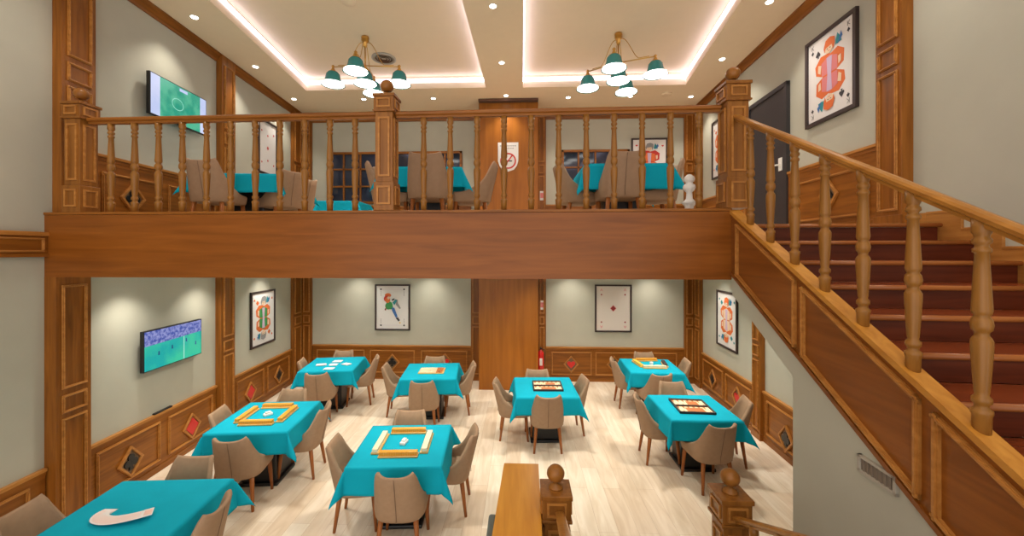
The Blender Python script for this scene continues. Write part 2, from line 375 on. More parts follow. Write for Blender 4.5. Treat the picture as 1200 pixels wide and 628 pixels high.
# ------------------------------------------------------------ newels, balusters, railings
def pfr4(bm, w, z0, z1, t=.018, d=.010):
    """raised frames on four faces of a square post of half width w, centred on the origin"""
    for k in range(4):
        rot = Matrix.Rotation(k*PI/2, 4, 'Z'); b0 = len(bm.verts); x0, x1 = -w*.68, w*.68
        for a in ((x0, x1, z0, z0+t), (x0, x1, z1-t, z1), (x0, x0+t, z0+t, z1-t), (x1-t, x1, z0+t, z1-t)):
            box(bm, a[0], a[1], -w-d, -w, a[2], a[3])
        bm.verts.ensure_lookup_table()
        for v in bm.verts[b0:]: v.co = rot @ v.co
def newel(loc, rz, label, H=1.06, w=.088):
    t = thing('newel_post', label, 'post', loc, rz, 'panelled newel posts with ball tops')
    obj('base', box(BM(), -w-.006, w+.006, -w-.006, w+.006, 0, H*.245), M['newel'], t, bevel=.004)
    obj('shaft', box(BM(), -w+.006, w-.006, -w+.006, w-.006, H*.245, H*.845), M['newel'], t, bevel=.004)
    bm = BM(); box(bm, -w-.014, w+.014, -w-.014, w+.014, H*.845, H*.862); box(bm, -w-.006, w+.006, -w-.006, w+.006, H*.862, H*.975)
    box(bm, -w-.016, w+.016, -w-.016, w+.016, H*.975, H)
    obj('cap', bm, M['newel'], t, bevel=.004)
    bm = BM(); pfr4(bm, w+.006, H*.05, H*.21); pfr4(bm, w-.006, H*.29, H*.80); pfr4(bm, w+.006, H*.88, H*.96, .014)
    obj('panel_moulding', bm, M['trimw'], t)
    prof = [(.050, H), (.050, H+.012), (.040, H+.016), (.040, H+.026), (.018, H+.032), (.018, H+.045)]
    for k in range(1, 12):
        a = PI*k/12; prof.append((.062*math.sin(a), H+.100-.058*math.cos(a)))
    prof.append((.004, H+.158))
    obj('finial', lathe(BM(), prof, n=20), M['newel'], t, smooth=True)
    return t
def bal_prof(h, s=1.0):
    q = [(0, .030), (.09, .032), (.10, .036), (.115, .036), (.125, .024), (.14, .024), (.15, .033), (.17, .033), (.185, .022), (.20, .025),
         (.30, .031), (.40, .036), (.435, .036), (.45, .030), (.46, .024), (.475, .024), (.485, .033), (.51, .037), (.535, .033), (.55, .024), (.56, .031), (.575, .034),
         (.60, .033), (.72, .028), (.84, .023), (.845, .030), (.86, .031), (.87, .023), (.88, .023), (.89, .032), (.905, .032), (.915, .024), (.925, .026), (.94, .033), (1.0, .033)]
    return [(r*s, z*h) for z, r in q]
rail = thing('balcony_railing', 'golden brown balcony balustrade of turned balusters along the upper floor edge', 'railing', M4=MF)
X0 = .37; XM0, XM1 = 3.27, 3.45; X1 = BLEN-.06
def hprof(w=.036, h=.065):
    return [(-w*.55, -h), (w*.55, -h), (w*.55, -h*.7), (w, -h*.55), (w*1.05, -h*.25), (w*.75, -.004), (0, 0), (-w*.75, -.004), (-w*1.05, -h*.25), (-w, -h*.55), (-w*.55, -h*.7)]
for a, b in ((X0, XM0), (XM1, X1)):
    obj('handrail', prism(BM(), [(a, .09+y, 4.17+z) for y, z in hprof()], (b-a, 0, 0)), M['wood_x'], rail)
bmb = obj('baluster', lathe(BM(), bal_prof(4.107-3.232, .9), n=14), M['gold_z'], rail, smooth=True)
xs = [-4.03+.246*k for k in range(11)]+[-.91+.252*k for k in range(11)]
for i, x in enumerate(xs):
    o = bmb if i == 0 else link(bmb.copy(), rail)
    o.location = (x-BL0.x, .09, 3.232)
    o.rotation_euler.z = rnd.random()*6
newel((-4.355, 3.735, 3.233), bang, 'panelled newel post with ball top at the left end of the balcony', 1.08)
newel((-1.26, 3.675, 3.233), bang, 'panelled newel post with ball top in the middle of the balcony railing', 1.08)
newel((1.90, 3.615, 3.233), bang, 'panelled newel post with ball top where balcony railing meets the stair rail', 1.11, .096)
# ------------------------------------------------------------ upper staircase (stair frame: x down the flight, y across, z up)
st = thing('staircase', 'brown wooden staircase with panelled side rising to the balcony at right', 'staircase', M4=MS)
TR_, RI, WID = .282, .1525, 1.675
for k in range(12):
    zt = Z2-RI*(k+1); xa = -.04+TR_*k; xb = xa+TR_
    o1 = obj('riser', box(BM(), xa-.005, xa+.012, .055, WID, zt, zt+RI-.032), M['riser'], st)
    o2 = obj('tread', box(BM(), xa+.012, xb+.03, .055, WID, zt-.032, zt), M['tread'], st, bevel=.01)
    n_ = obj('nosing', tube(BM(), [(xb+.03, .055, zt-.016), (xb+.03, WID, zt-.016)], .017, 10), M['nosing'], st, smooth=True)
n_ = obj('nosing', tube(BM(), [(.0, .055, Z2-.016), (.0, WID, Z2-.016)], .017, 10), M['nosing'], st, smooth=True)
SL = -.54
def zline(z0, x): return z0+SL*x
XE = 3.55
# stringer (panelled face)
bm = BM()
prism(bm, [(0, 0, zline(3.19, 0)), (XE, 0, zline(3.19, XE)), (XE, 0, zline(2.645, XE)), (0, 0, 2.66)], (0, .05, 0))
obj('stringer', bm, M['fascia'], st)
prism_ = prism(BM(), [(-.0, -.018, zline(3.185, 0)), (XE, -.018, zline(3.185, XE)), (XE, -.018, zline(3.218, XE)), (0, -.018, zline(3.218, 0))], (0, .085, 0))
obj('stringer_cap', prism_, M['cap_lit_x'], st)
prism_ = prism(BM(), [(0, -.012, 2.65), (XE, -.012, zline(2.645, XE)), (XE, -.012, zline(2.675, XE)), (0, -.012, 2.68)], (0, .06, 0))
obj('stringer_edge', prism_, M['fascia'], st)
def slpanel(x0, x1, zt, zb, t=.026):
    bm = BM()
    for (a, b, c, d_, y0, dep) in ((0, 1, 0, 1, 0, .014), (.3, .7, .3, .7, -.014, .01)):
        q = [( (x0+t*a, x1-t*a), zline(zt, 0)-t*a, -t*b+t*a ), ]
        # top and bottom bars
        prism(bm, [(x0, y0, zline(zt-t*a, x0)), (x1, y0, zline(zt-t*a, x1)), (x1, y0, zline(zt-t*b, x1)), (x0, y0, zline(zt-t*b, x0))], (0, -dep, 0))
        prism(bm, [(x0, y0, zline(zb+t*a, x0)), (x1, y0, zline(zb+t*a, x1)), (x1, y0, zline(zb+t*b, x1)), (x0, y0, zline(zb+t*b, x0))], (0, -dep, 0))
        for xx0, xx1 in ((x0+t*a, x0+t*b), (x1-t*b, x1-t*a)):
            prism(bm, [(xx0, y0, zline(zt, xx0)), (xx1, y0, zline(zt, xx1)), (xx1, y0, zline(zb, xx1)), (xx0, y0, zline(zb, xx0))], (0, -dep, 0))
    return bm
for k in range(4):
    a = .10+.85*k; obj('panel_moulding', slpanel(a, min(a+.79, 3.5), 3.145, 2.70), M['trimw'], st)
# stair railing
sr = thing('stair_railing', 'sloping golden handrail on turned balusters beside the staircase', 'railing', M4=MS)
obj('handrail', prism(BM(), [(.02, .03+y, zline(4.062, .02)+z) for y, z in hprof(.029, .058)], (3.5, 0, SL*3.5)), M['gold_x'], sr, smooth=False)
b0 = None
for k in range(11):
    x = .255+.282*k
    zb = zline(3.218, x)-.02; h = .80
    if b0 is None: b0 = obj('baluster', lathe(BM(), bal_prof(.83, .86), n=18), M['gold_z'], sr, smooth=True); o = b0
    else: o = link(b0.copy(), sr)
    o.location = (x, .03, zb)
# stepped skirting on right wall beside the flight
bm = BM(); off = (Vector((SO.x, SO.y, 0))-RC); r0 = 5.165
for k in range(12):
    xa = r0+.02+TR_*k; zt = Z2-RI*k
    box(bm, xa, xa+TR_+.002, -.022, 0, zt-.36, zt+.10-(.0 if k else -.0))
    box(bm, xa, xa+TR_+.002, -.028, 0, zt+.085, zt+.105)
box(bm, 5.05, r0+.02, -.022, 0, 2.9, Z2+.10)
trim(bm, M['trimw'], 'R', bevel=.002)
# wall below the flight and the plaster band
bm = BM()
prism(bm, [(0, .006, 2.655), (.84, .006, zline(2.65, .84)), (.84, .006, zline(2.475, .84)), (0, .006, 2.475)], (0, .11, 0))
prism(bm, [(.84, .006, 0), (.84, .006, zline(2.65, .84)), (3.55, .006, zline(2.65, 3.55)), (4.9, .006, .74), (4.9, .006, 0)], (0, .11, 0))
struct('wall_stair', bm, M['wall'], MS)
# stair soffit: sloped underside between the stair wall and the right wall
bm = BM(); prism(bm, [(0, .12, 2.475), (4.0, .12, zline(2.475, 4.0)), (4.0, .12, zline(2.51, 4.0)), (0, .12, 2.51)], (0, 1.57, 0))
struct('ceiling_stair_soffit', bm, M['wall'], MS)
# vent on stair wall, follows slope
v = thing('wall_vent', 'small brass framed vent grille on the grey wall below the stair panels', 'vent', M4=MS)
def slq(x0, x1, z0, z1, y0, y1, bm): prism(bm, [(x0, y0, z0), (x1, y0, z0), (x1, y0, z1), (x0, y0, z1)], (0, y1-y0, 0)); return bm
VX0, VX1, VZ0, VZ1 = 1.40, 1.625, 1.705, 1.795
bm = BM(); t = .014
for a in ((VX0, VX1, VZ0, VZ0+t), (VX0, VX1, VZ1-t, VZ1), (VX0, VX0+t, VZ0, VZ1), (VX1-t, VX1, VZ0, VZ1)): slq(a[0], a[1], a[2], a[3], -.012, .006, bm)
obj('frame', bm, M['ventm'], v)
bm = BM(); slq(VX0+.01, VX1-.01, VZ0+.01, VZ1-.01, -.002, .006, bm)
for k in range(7): x = VX0+.03+k*.026; slq(x, x+.008, VZ0+.012, VZ1-.012, -.007, -.002, bm)
obj('grille', bm, M['ventd'], v)
# ------------------------------------------------------------ near flight down to the floor, ledge wall
ns = thing('lower_staircase', 'wooden flight going down to the floor between the two nearest newel posts', 'staircase', (0, 0, 0))
for k in range(7):
    ya = 2.62-.27*k; zt = .17*(k+1)
    obj('riser', box(BM(), .34, 1.34, ya-.012, ya, zt-.17, zt-.03), M['riser'], ns)
    obj('tread', box(BM(), .34, 1.34, ya-.30 if k < 6 else -.9, ya+.02, zt-.03, zt), M['tread'], ns, bevel=.006)
for x in (.29, 1.34): obj('stringer', prism(BM(), [(x, 2.62, 0), (x, 2.62, .25), (x, .9, 1.3), (x, -.9, 1.3), (x, -.9, 0)], (.05, 0, 0)), M['fascia'], ns)
newel((.245, 2.765, 0), 0, 'nearest panelled newel post with ball top beside the wooden ledge', 1.205, .090)
newel((1.435, 2.765, 0), 0, 'nearest panelled newel post with ball top in front of the right backgammon table', 1.205, .090)
for x, lab in ((.265, 'short sloping handrail meeting the newel post beside the wooden ledge'), (1.43, 'short sloping handrail meeting the rightmost of the two nearest newel posts')):
    r_ = thing('stair_handrail', lab, 'handrail', (x, 0, 0))
    hx = -.09 if x < 1 else 0
    obj('handrail', prism(BM(), [(y, 2.68, 1.10+z) for y, z in hprof(.028, .05)], (hx, -1.4, .72)), M['gold_x'], r_)
    for k in range(4):
        y = 2.48-.27*k
        o = obj('baluster', lathe(BM(), bal_prof(1.06+(2.68-y)*.514-(.20+(2.62-y)*.61), .8), n=12), M['gold_z'], r_, smooth=True)
        o.location = (.0 if x > 1 else -.013*k, y, .20+(2.62-y)*.61)
lw = struct('wall_half', box(BM(), -.15, .10, 1.2, 3.30, 0, 1.01), M['wall'])
lw.rotation_euler.z = 0
bm = prism(BM(), [(-.14, 3.36, 1.012), (.152, 3.36, 1.012), (.118, 1.2, 1.012), (-.245, 1.2, 1.012)], (0, 0, .038))
tag(obj('ledge_top', bm, M['slab'], bevel=.004), 'flat golden oak ledge board on top of the half wall at bottom centre', 'ledge')
bm = BM(); prism(bm, [(-.225, 2.05, .0), (-.225, 2.84, .0), (-.225, 2.86, .80), (-.225, 2.85, .93), (-.225, 2.80, .985), (-.225, 2.05, 1.0)], (.055, 0, 0))
tag(obj('padded_panel', bm, M['greypad'], bevel=.015), 'slim dark grey panel with rounded corner against the left side of the oak ledge', 'panel')
# ------------------------------------------------------------ chair
def chair_shell():
    bm = BM(); N = 36
    def plan(s):        # s 0..1 from back centre to front end
        if s < .62:
            a = (PI/2)*(s/.62); e = 2/2.9
            return (.245*abs(math.sin(a))**e, -.03-.215*abs(math.cos(a))**e)
        k = (s-.62)/.38; return (.245-.012*k, -.03+.24*k)
    def top(s):
        if s < .36: return .825+.04*(s/.36)**2
        k = min(1, (s-.36)/.64); k2 = 1-(1-k)**3.1
        return .865+(.475-.865)*k2
    def pt(s, z, inset):
        sg = 1 if s >= 0 else -1; x, y = plan(abs(s))
        cx, cy = 0, -.0
        l = math.hypot(x, y+.0); f = 1-inset/.245
        x, y = x*f, (y+.0)*f if y < 0 else y
        k = max(0, (z-.44)/.42); y -= .10*k*max(0, min(1, (.1-plan(abs(s))[1])/.2)); x *= 1-.13*k
        kb = max(0, (.44-z)/.09); x *= 1-.05*kb; y *= 1-.06*kb
        return (sg*x, y, z)
    rows = []
    for i in range(N+1):
        s = -1+2*i/N; t = top(abs(s)); col = []
        for z in (.355, .375, .44): col.append(bm.verts.new(pt(s, z, .0 if z > .36 else .012)))
        for k in range(1, 6): col.append(bm.verts.new(pt(s, .44+(t-.012-.44)*k/5, 0)))
        col.append(bm.verts.new(pt(s, t, .012))); col.append(bm.verts.new(pt(s, t, .026)))
        for k in range(0, 6): col.append(bm.verts.new(pt(s, t-.012-(t-.012-.40)*k/5, .040)))
        rows.append(col)
    n = len(rows[0])
    for i in range(N):
        for j in range(n-1): bm.faces.new([rows[i][j], rows[i][j+1], rows[i+1][j+1], rows[i+1][j]])
    for c in (rows[0], rows[-1]): bm.faces.new(c)
    # underside
    bot = [r[0] for r in rows]; bm.faces.new(bot)
    return bm
def rbox(x0, x1, y0, y1, z0, z1, dome=.012, nx=8):
    bm = BM(); g = []
    for i in range(nx+1):
        row = []
        for j in range(nx+1):
            u, v = i/nx, j/nx; x = x0+(x1-x0)*u; y = y0+(y1-y0)*v
            e = min(u, 1-u, v, 1-v)
            row.append(bm.verts.new((x, y, z1+dome*min(1, e*5)-.0)))
        g.append(row)
    for i in range(nx):
        for j in range(nx): bm.faces.new([g[i][j], g[i+1][j], g[i+1][j+1], g[i][j+1]])
    ring = [g[i][0] for i in range(nx+1)]+[g[nx][j] for j in range(1, nx+1)]+[g[i][nx] for i in range(nx-1, -1, -1)]+[g[0][j] for j in range(nx-1, 0, -1)]
    low = [bm.verts.new((v_.co.x, v_.co.y, z0)) for v_ in ring]
    for i in range(len(ring)): bm.faces.new([ring[i], ring[(i+1) % len(ring)], low[(i+1) % len(ring)], low[i]])
    bm.faces.new(low); return bm
def make_chair():
    t = thing('dining_chair', 'x', 'chair')
    obj('backrest', chair_shell(), M['fabric'], t, smooth=True)
    sp = [(0, -.247-.10*max(0, (z-.44)/.42), z) for z in (.38, .44, .52, .60, .68, .76, .815)]
    obj('back_seam', tube(BM(), sp, .0035, 6), M['leg_seam'], t, smooth=True)
    bm = rbox(-.196, .196, -.19, .235, .362, .452, .018); o = obj('seat', bm, M['fabric2'], t, smooth=True, bevel=.012)
    for x, y, sx, sy in ((-.19, .18, -.02, .03), (.19, .18, .02, .03), (-.16, -.16, -.035, -.05), (.16, -.16, .035, -.05)):
        obj('leg', tube(BM(), [(x, y, .37), (x+sx*.5, y+sy*.5, .19), (x+sx, y+sy, 0)], .026, 10, r2=.015), M['leg'], t, smooth=True)
    return t
def dup(root, loc, rz, label, group=None):
    r = root.copy(); C.objects.link(r); r.location = loc; r.rotation_euler = (0, 0, rz); r['label'] = label
    if group: r['group'] = group
    for ch in list(root.children):
        c = ch.copy(); C.objects.link(c); c.parent = r
        for g in ch.children: d_ = g.copy(); C.objects.link(d_); d_.parent = c
    return r
proto_chair = make_chair(); used_chair = [False]
def put_chair(bx, by, facing, label, group, z=0, back=True):
    """bx,by = centre of top of the backrest; facing angle, 0 = looking away from the camera"""
    a = R(facing); ox, oy = bx-(.315*math.sin(a)), by+(.315*math.cos(a))
    if not back: ox, oy = bx, by
    if not used_chair[0]:
        used_chair[0] = True; proto_chair.location = (ox, oy, z); proto_chair.rotation_euler.z = a
        proto_chair['label'] = label; proto_chair['group'] = group; return proto_chair
    return dup(proto_chair, (ox, oy, z), a, label, group)
# ------------------------------------------------------------ table and cloth
def make_table():
    t = thing('game_table', 'x', 'table')
    obj('tabletop', box(BM(), -.45, .45, -.45, .45, .70, .752), M['black'], t, bevel=.006)
    obj('pedestal', box(BM(), -.20, .20, -.20, .20, .04, .70), M['black'], t, bevel=.01)
    obj('base', box(BM(), -.235, .235, -.235, .235, 0, .04), M['black'], t, bevel=.012)
    return t
proto_table = make_table(); used_table = [False]
def cloth_bm(W, D, over, seed):
    bm = BM(); n = 52; r_ = random.Random(seed); ph = [r_.random()*6 for _ in range(4)]
    g = []
    rg = [r_.uniform(.85, 1.15) for _ in range(4)]
    for i in range(n+1):
        row = []
        for j in range(n+1):
            u = (i/n*2-1)*(W/2+over); v = (j/n*2-1)*(D/2+over)
            du = max(abs(u)-W/2, 0); dv = max(abs(v)-D/2, 0); su = 1 if u > 0 else -1; sv = 1 if v > 0 else -1
            bx_ = max(-W/2, min(W/2, u)); by_ = max(-D/2, min(D/2, v)); r = math.hypot(du, dv)
            if r < 1e-6: row.append(bm.verts.new((bx_, by_, .762))); continue
            phi = math.atan2(dv, du); q = (0 if su > 0 else 1)+(0 if sv > 0 else 2)
            f = .13+.31*rg[q]*math.sin(2*phi)**1.5
            h = r*min(f, .8)
            if du > 0 and dv == 0: h += .012*math.sin(v*9+ph[0])*r/over
            if dv > 0 and du == 0: h += .012*math.sin(u*9+ph[1])*r/over
            dz = math.sqrt(max(r*r-h*h, 0))
            tw = .35*math.sin(2*phi)*(.5 if q % 2 else -.5)*min(1, r/over)
            a2 = phi+tw
            row.append(bm.verts.new((bx_+su*math.cos(a2)*h, by_+sv*math.sin(a2)*h, .762-max(0, dz-.002))))
        g.append(row)
    for i in range(n):
        for j in range(n): bm.faces.new([g[i][j], g[i+1][j], g[i+1][j+1], g[i][j+1]])
    return bm
def put_table(x, y, rz, W, D, over, desc, grp, z=0, seed=1):
    if not used_table[0]:
        used_table[0] = True; t = proto_table; t.location = (x, y, z); t.rotation_euler.z = R(rz); t['label'] = 'black pedestal games table under the cloth '+desc; t['group'] = grp+' tables'
    else: t = dup(proto_table, (x, y, z), R(rz), 'black pedestal games table under the cloth '+desc, grp+' tables')
    t.scale = ((W-.03)/.9, (D-.03)/.9, 1)
    o = obj('tablecloth', cloth_bm(W, D, over, seed), M['cloth'], smooth=True)
    s = o.modifiers.new('thick', 'SOLIDIFY'); s.thickness = .003; s.offset = 0
    o.location = (x, y, z); o.rotation_euler.z = R(rz)
    tag(o, 'teal draped tablecloth '+desc, 'tablecloth', grp+' tablecloths')
TB = {   # x, y, rot, W, D, description
 'A': (-1.265, 4.23, 4.4, .935, .935, 'on the front centre mahjong table'),
 'B': (-3.216, 4.885, 6.1, .94, .95, 'on the mahjong table nearest the lower television'),
 'C': (-3.48, 7.211, 8.5, .925, .925, 'on the back left table with card piles'),
 'D': (-1.565, 6.866, 5.6, .925, .925, 'on the back table with the tile board'),
 'E': (.372, 6.124, 2.7, .915, .92, 'on the backgammon table before the veneered column'),
 'F': (2.378, 7.343, -2.5, .91, .91, 'on the back right table with yellow racks'),
 'G': (2.306, 5.419, .6, .88, .88, 'on the backgammon table nearest the stairs'),
 'H': (-3.12, 3.07, 5, .97, .76, 'on the front left table with fanned cards')}
CH = {'A': [(-1.13, 3.48, 3), (-2.02, 4.1, -82), (-.49, 4.42, 92), (-1.39, 4.97, 184)],
 'B': [(-3.11, 4.07, 9), (-3.88, 4.84, -80), (-2.51, 5.04, 97), (-3.31, 5.67, 184)],
 'C': [(-3.36, 6.34, 12), (-4.1, 7.13, -74), (-2.72, 7.43, 102), (-3.59, 7.92, 186)],
 'D': [(-1.52, 6.01, 6), (-2.43, 6.87, -82), (-.81, 7.04, 96), (-1.64, 7.54, 184)],
 'E': [(.39, 5.48, 2), (-.42, 6.12, -88), (1.06, 6.35, 98), (.28, 6.78, 181)],
 'F': [(2.32, 6.53, 8), (1.69, 7.43, -90), (3.12, 7.43, 84), (2.46, 8.04, 178)],
 'G': [(2.34, 4.63, 8), (1.59, 5.54, -92), (3.11, 5.48, 78), (2.33, 6.23, 176)],
 'H': [None, (-3.96, 2.92, -84), (-2.38, 3.05, 98), (-3.19, 3.77, 184)]}
SIDE = ['near side', 'left side', 'right side', 'far side']
over = {'A': .25, 'H': .27}
for i, k in enumerate(TB):
    x, y, rz, W, D, desc = TB[k]
    if k == 'H': y = 3.03; x = -3.10; D = .93
    put_table(x, y, rz, W, D, over.get(k, .25), desc, 'lower room', 0, i+3)
    for s, c in enumerate(CH[k]):
        if c: put_chair(c[0], c[1], c[2], 'taupe upholstered chair at the %s of %s' % (SIDE[s], desc.replace('on the', 'the', 1)), 'taupe chairs in the lower room')
UT = {'U1': (-3.72, 5.38, 6, 1.08, 1.0, 'on the upper table near the upper television'),
      'U2': (-1.20, 5.08, 4, .95, .95, 'on the upper table behind the middle newel'),
      'U3': (1.22, 5.00, 0, .98, .95, 'on the upper table at the right'),
      'U4': (-3.62, 8.02, 3, .80, .80, 'on the farthest upper table at left')}
UC = [(-3.73, 4.42, 4, 'high backed taupe chair seen from behind, near side of the left upper table'),
      (-3.02, 5.14, 60, 'taupe chair in profile behind the balusters, right of the left upper table'),
      (-3.12, 5.72, 75, 'taupe chair half hidden behind another at the left upper table'),
      (-1.04, 4.24, 2, 'taupe chair seen from behind just right of the middle newel post upstairs'),
      (-1.90, 4.84, -84, 'taupe chair in profile left of the middle newel post upstairs'),
      (-.30, 4.93, 96, 'taupe chair in profile in front of the no smoking sign'),
      (1.13, 4.24, 2, 'taupe chair seen from behind before the right upper table'),
      (.43, 4.96, -84, 'taupe chair in profile left of the right upper table'),
      (1.93, 4.86, 92, 'taupe chair mostly hidden at the right of the right upper table')]
for i, k in enumerate(UT):
    x, y, rz, W, D, desc = UT[k]; put_table(x, y, rz, W, D, .30 if k == 'U3' else .25, desc, 'upper floor', Z2, i+20)
for x, y, a, l in UC: put_chair(x, y, a, l, 'taupe chairs on the upper floor', Z2)
# ------------------------------------------------------------ things on tables
TT = .7655
def local(k, lx, ly):
    x, y, rz = TB[k][:3]; a = R(rz); return (x+math.cos(a)*lx-math.sin(a)*ly, y+math.sin(a)*lx+math.cos(a)*ly)
def rack_at(x, y, rz, length, label, m='amber'):
    t = thing('tile_rack', label, 'tile rack', (x, y, TT), R(rz), 'mahjong tile racks')
    obj('rack', box(BM(), -length/2, length/2, -.042, .042, 0, .016), M['rackwood'], t, bevel=.003)
    bm = BM(); n = int(length/.025)
    for i in range(n):
        xx = -length/2+.008+(length-.016)*i/n
        box(bm, xx, xx+(length-.016)/n-.0012, -.026, .030, .016, .052)
    obj('tile_row', bm, M[m], t, bevel=.002)
for k, d in (('A', 'front centre mahjong table'), ('B', 'mahjong table near the lower television')):
    x, y, rz = TB[k][:3]
    for lx, ly, r_, s, L, m in ((0 , -.255, 0, 'near', .40, 'amber'), (0, .265, 0, 'far', .40, 'amber'), (-.25, 0, 90, 'left', .44, 'rackwood' if k == 'A' else 'amber'), (.25, 0, -90, 'right', .44, 'rackwood' if k == 'A' else 'amber')):
        if m == 'rackwood': m = 'ivory'
        p = local(k, lx, ly); rack_at(p[0], p[1], rz+r_, L, 'mahjong rack filled with tiles, %s rack on the %s' % (s, d), m)
    p = local(k, 0, .01); bm = BM(); box(bm, -.03, .03, -.05, .05, 0, .03); box(bm, -.02, .02, -.03, .035, .03, .05)
    o = obj('dice_box', bm, M['white'], bevel=.006); o.location = (p[0], p[1], TT); o.rotation_euler.z = R(rz-(12 if k == 'A' else 40))
    tag(o, 'small white dice box in the middle of the %s' % d, 'dice box', 'white dice boxes')
for i, (x, y, rz, s) in enumerate([(-3.67, 7.12, 20, 'left'), (-3.47, 7.36, 4, 'far'), (-3.23, 7.18, -25, 'right'), (-3.40, 6.88, 5, 'near'), (-3.44, 7.12, 10, 'middle')]):
    bm = BM(); q = 1 if i < 4 else .8
    for j in range(5):
        dx, dy = rnd.uniform(-.018, .018), rnd.uniform(-.012, .012)
        box(bm, (-.075+dx)*q, (.075+dx)*q, -.055+dy, .055+dy, .0025*j, .0025*j+.002)
    o = obj('card_pile', bm, M['paper']); o.location = (x, y, TT); o.rotation_euler.z = R(rz)
    tag(o, 'white playing card pile, the %s one on the back left table' % s, 'card pile', 'card piles on the back left table')
def board(x, y, rz, w_, d_, label, kind):
    t = thing('game_board', label, 'game board', (x, y, TT), R(rz))
    bm = BM()
    for a in ((-w_, w_, -d_, -d_+.018), (-w_, w_, d_-.018, d_), (-w_, -w_+.018, -d_, d_), (w_-.018, w_, -d_, d_), (-w_, w_, -.012, .012)): box(bm, a[0], a[1], a[2], a[3], 0, .028)
    obj('frame', bm, M['bgdark'], t, bevel=.002)
    obj('playing_field', box(BM(), -w_+.012, w_-.012, -d_+.012, d_-.012, 0, .010), M['ivory'], t)
    bm = BM()
    for s in (-1, 1):
        y0, y1 = (.014, d_-.02) if s > 0 else (-d_+.02, -.014)
        n = 12; ww = (2*w_-.05)/n
        for i in range(n):
            xa = -w_+.025+ww*i
            if i % 2: tri = [(xa, y0, .0102), (xa+ww, y0, .0102), (xa+ww/2, y0+(y1-y0)*.45, .0102)]
            else: tri = [(xa, y1, .0102), (xa+ww/2, y1-(y1-y0)*.45, .0102), (xa+ww, y1, .0102)]
            prism(bm, tri, (0, 0, .0012))
        xa0, xa1 = (-.02, w_*.55) if s > 0 else (-w_*.45, .12)
        box(bm, xa0, xa1, y0+.04, y1-.04, .0102, .0125)
    obj('points', bm, M['bgorange'], t)
    return t
board(.415, 6.12, 1, .225, .21, 'open backgammon board with white and brown halves in front of the column', 0)
board(2.29, 5.39, -3, .225, .235, 'large dark framed backgammon board on the table nearest the stair wall', 1)
# tile board on table D
t = thing('tile_board', 'small wooden board with ivory and orange tiles on the table beneath the figure picture', 'game board', (-1.545, 6.83, TT), R(4))
obj('tray', box(BM(), -.22, .22, -.16, .16, 0, .012), M['rackwood'], t, bevel=.003)
bm = BM(); bm2 = BM()
for i in range(11):
    for j in range(4):
        box(bm if i < 8 else bm2, -.20+.036*i, -.20+.036*i+.030, -.14+.072*j, -.14+.072*j+.05, .012, .026)
obj('tiles', bm, M['ivory'], t); obj('orange_tiles', bm2, M['bgorange'], t)
# table F racks
for x, y, rz, L, m, l in ((2.40, 7.64, 4, .42, 'amber', 'amber tile rack on the far side of the back right table'), (2.17, 7.40, 96, .40, 'yellow', 'yellow tile rack on the left of the back right table'),
                          (2.40, 7.16, 0, .42, 'ivory', 'ivory tile rack on the near side of the back right table'), (2.65, 7.38, 80, .34, 'bgdark', 'short dark tile rack on the right of the back right table')):
    rack_at(x, y, rz, L, l, m)
bm = BM(); lathe(bm, [(.03, 0), (.032, .04), (.02, .05), (.0, .055)], n=12); o = obj('dice_cup', bm, M['white']); o.location = (2.42, 7.40, TT)
tag(o, 'small white cup amid the yellow tile racks on the back right table', 'cup')
# fan of cards on table H: crescent, wide at the left and narrowing to the right
pts = [(-3.31, 3.03), (-3.315, 2.99), (-3.29, 2.945), (-3.24, 2.915), (-3.17, 2.90), (-3.10, 2.905), (-3.03, 2.925), (-2.97, 2.95), (-2.92, 2.975)]
for _ in range(3):
    np_ = [pts[0]]
    for p, q in zip(pts, pts[1:]): np_ += [(p[0]*.75+q[0]*.25, p[1]*.75+q[1]*.25), (p[0]*.25+q[0]*.75, p[1]*.25+q[1]*.75)]
    pts = np_+[pts[-1]]
cards = 46; cb = box(BM(), -.030, .030, -.052, .052, 0, .0006); box(cb, -.024, .024, -.040, .040, .0006, .0008, 1); card0 = obj('playing_card', cb, None, mats=[M['paper'], M['pink']])
for i in range(cards):
    f = i/(cards-1)*(len(pts)-1); a = min(int(f), len(pts)-2); q = f-a
    x = pts[a][0]*(1-q)+pts[a+1][0]*q; y = pts[a][1]*(1-q)+pts[a+1][1]*q
    dx, dy = pts[a+1][0]-pts[a][0], pts[a+1][1]-pts[a][1]
    o = card0 if i == 0 else link(card0.copy())
    o.location = (x, y, TT+.0009*i); o.rotation_euler.z = math.atan2(dy, dx)+.15
    sc_ = 1.0
    tag(o, 'white playing card in the curved fan on the front left teal table', 'playing card', 'fanned playing cards on the front left table')
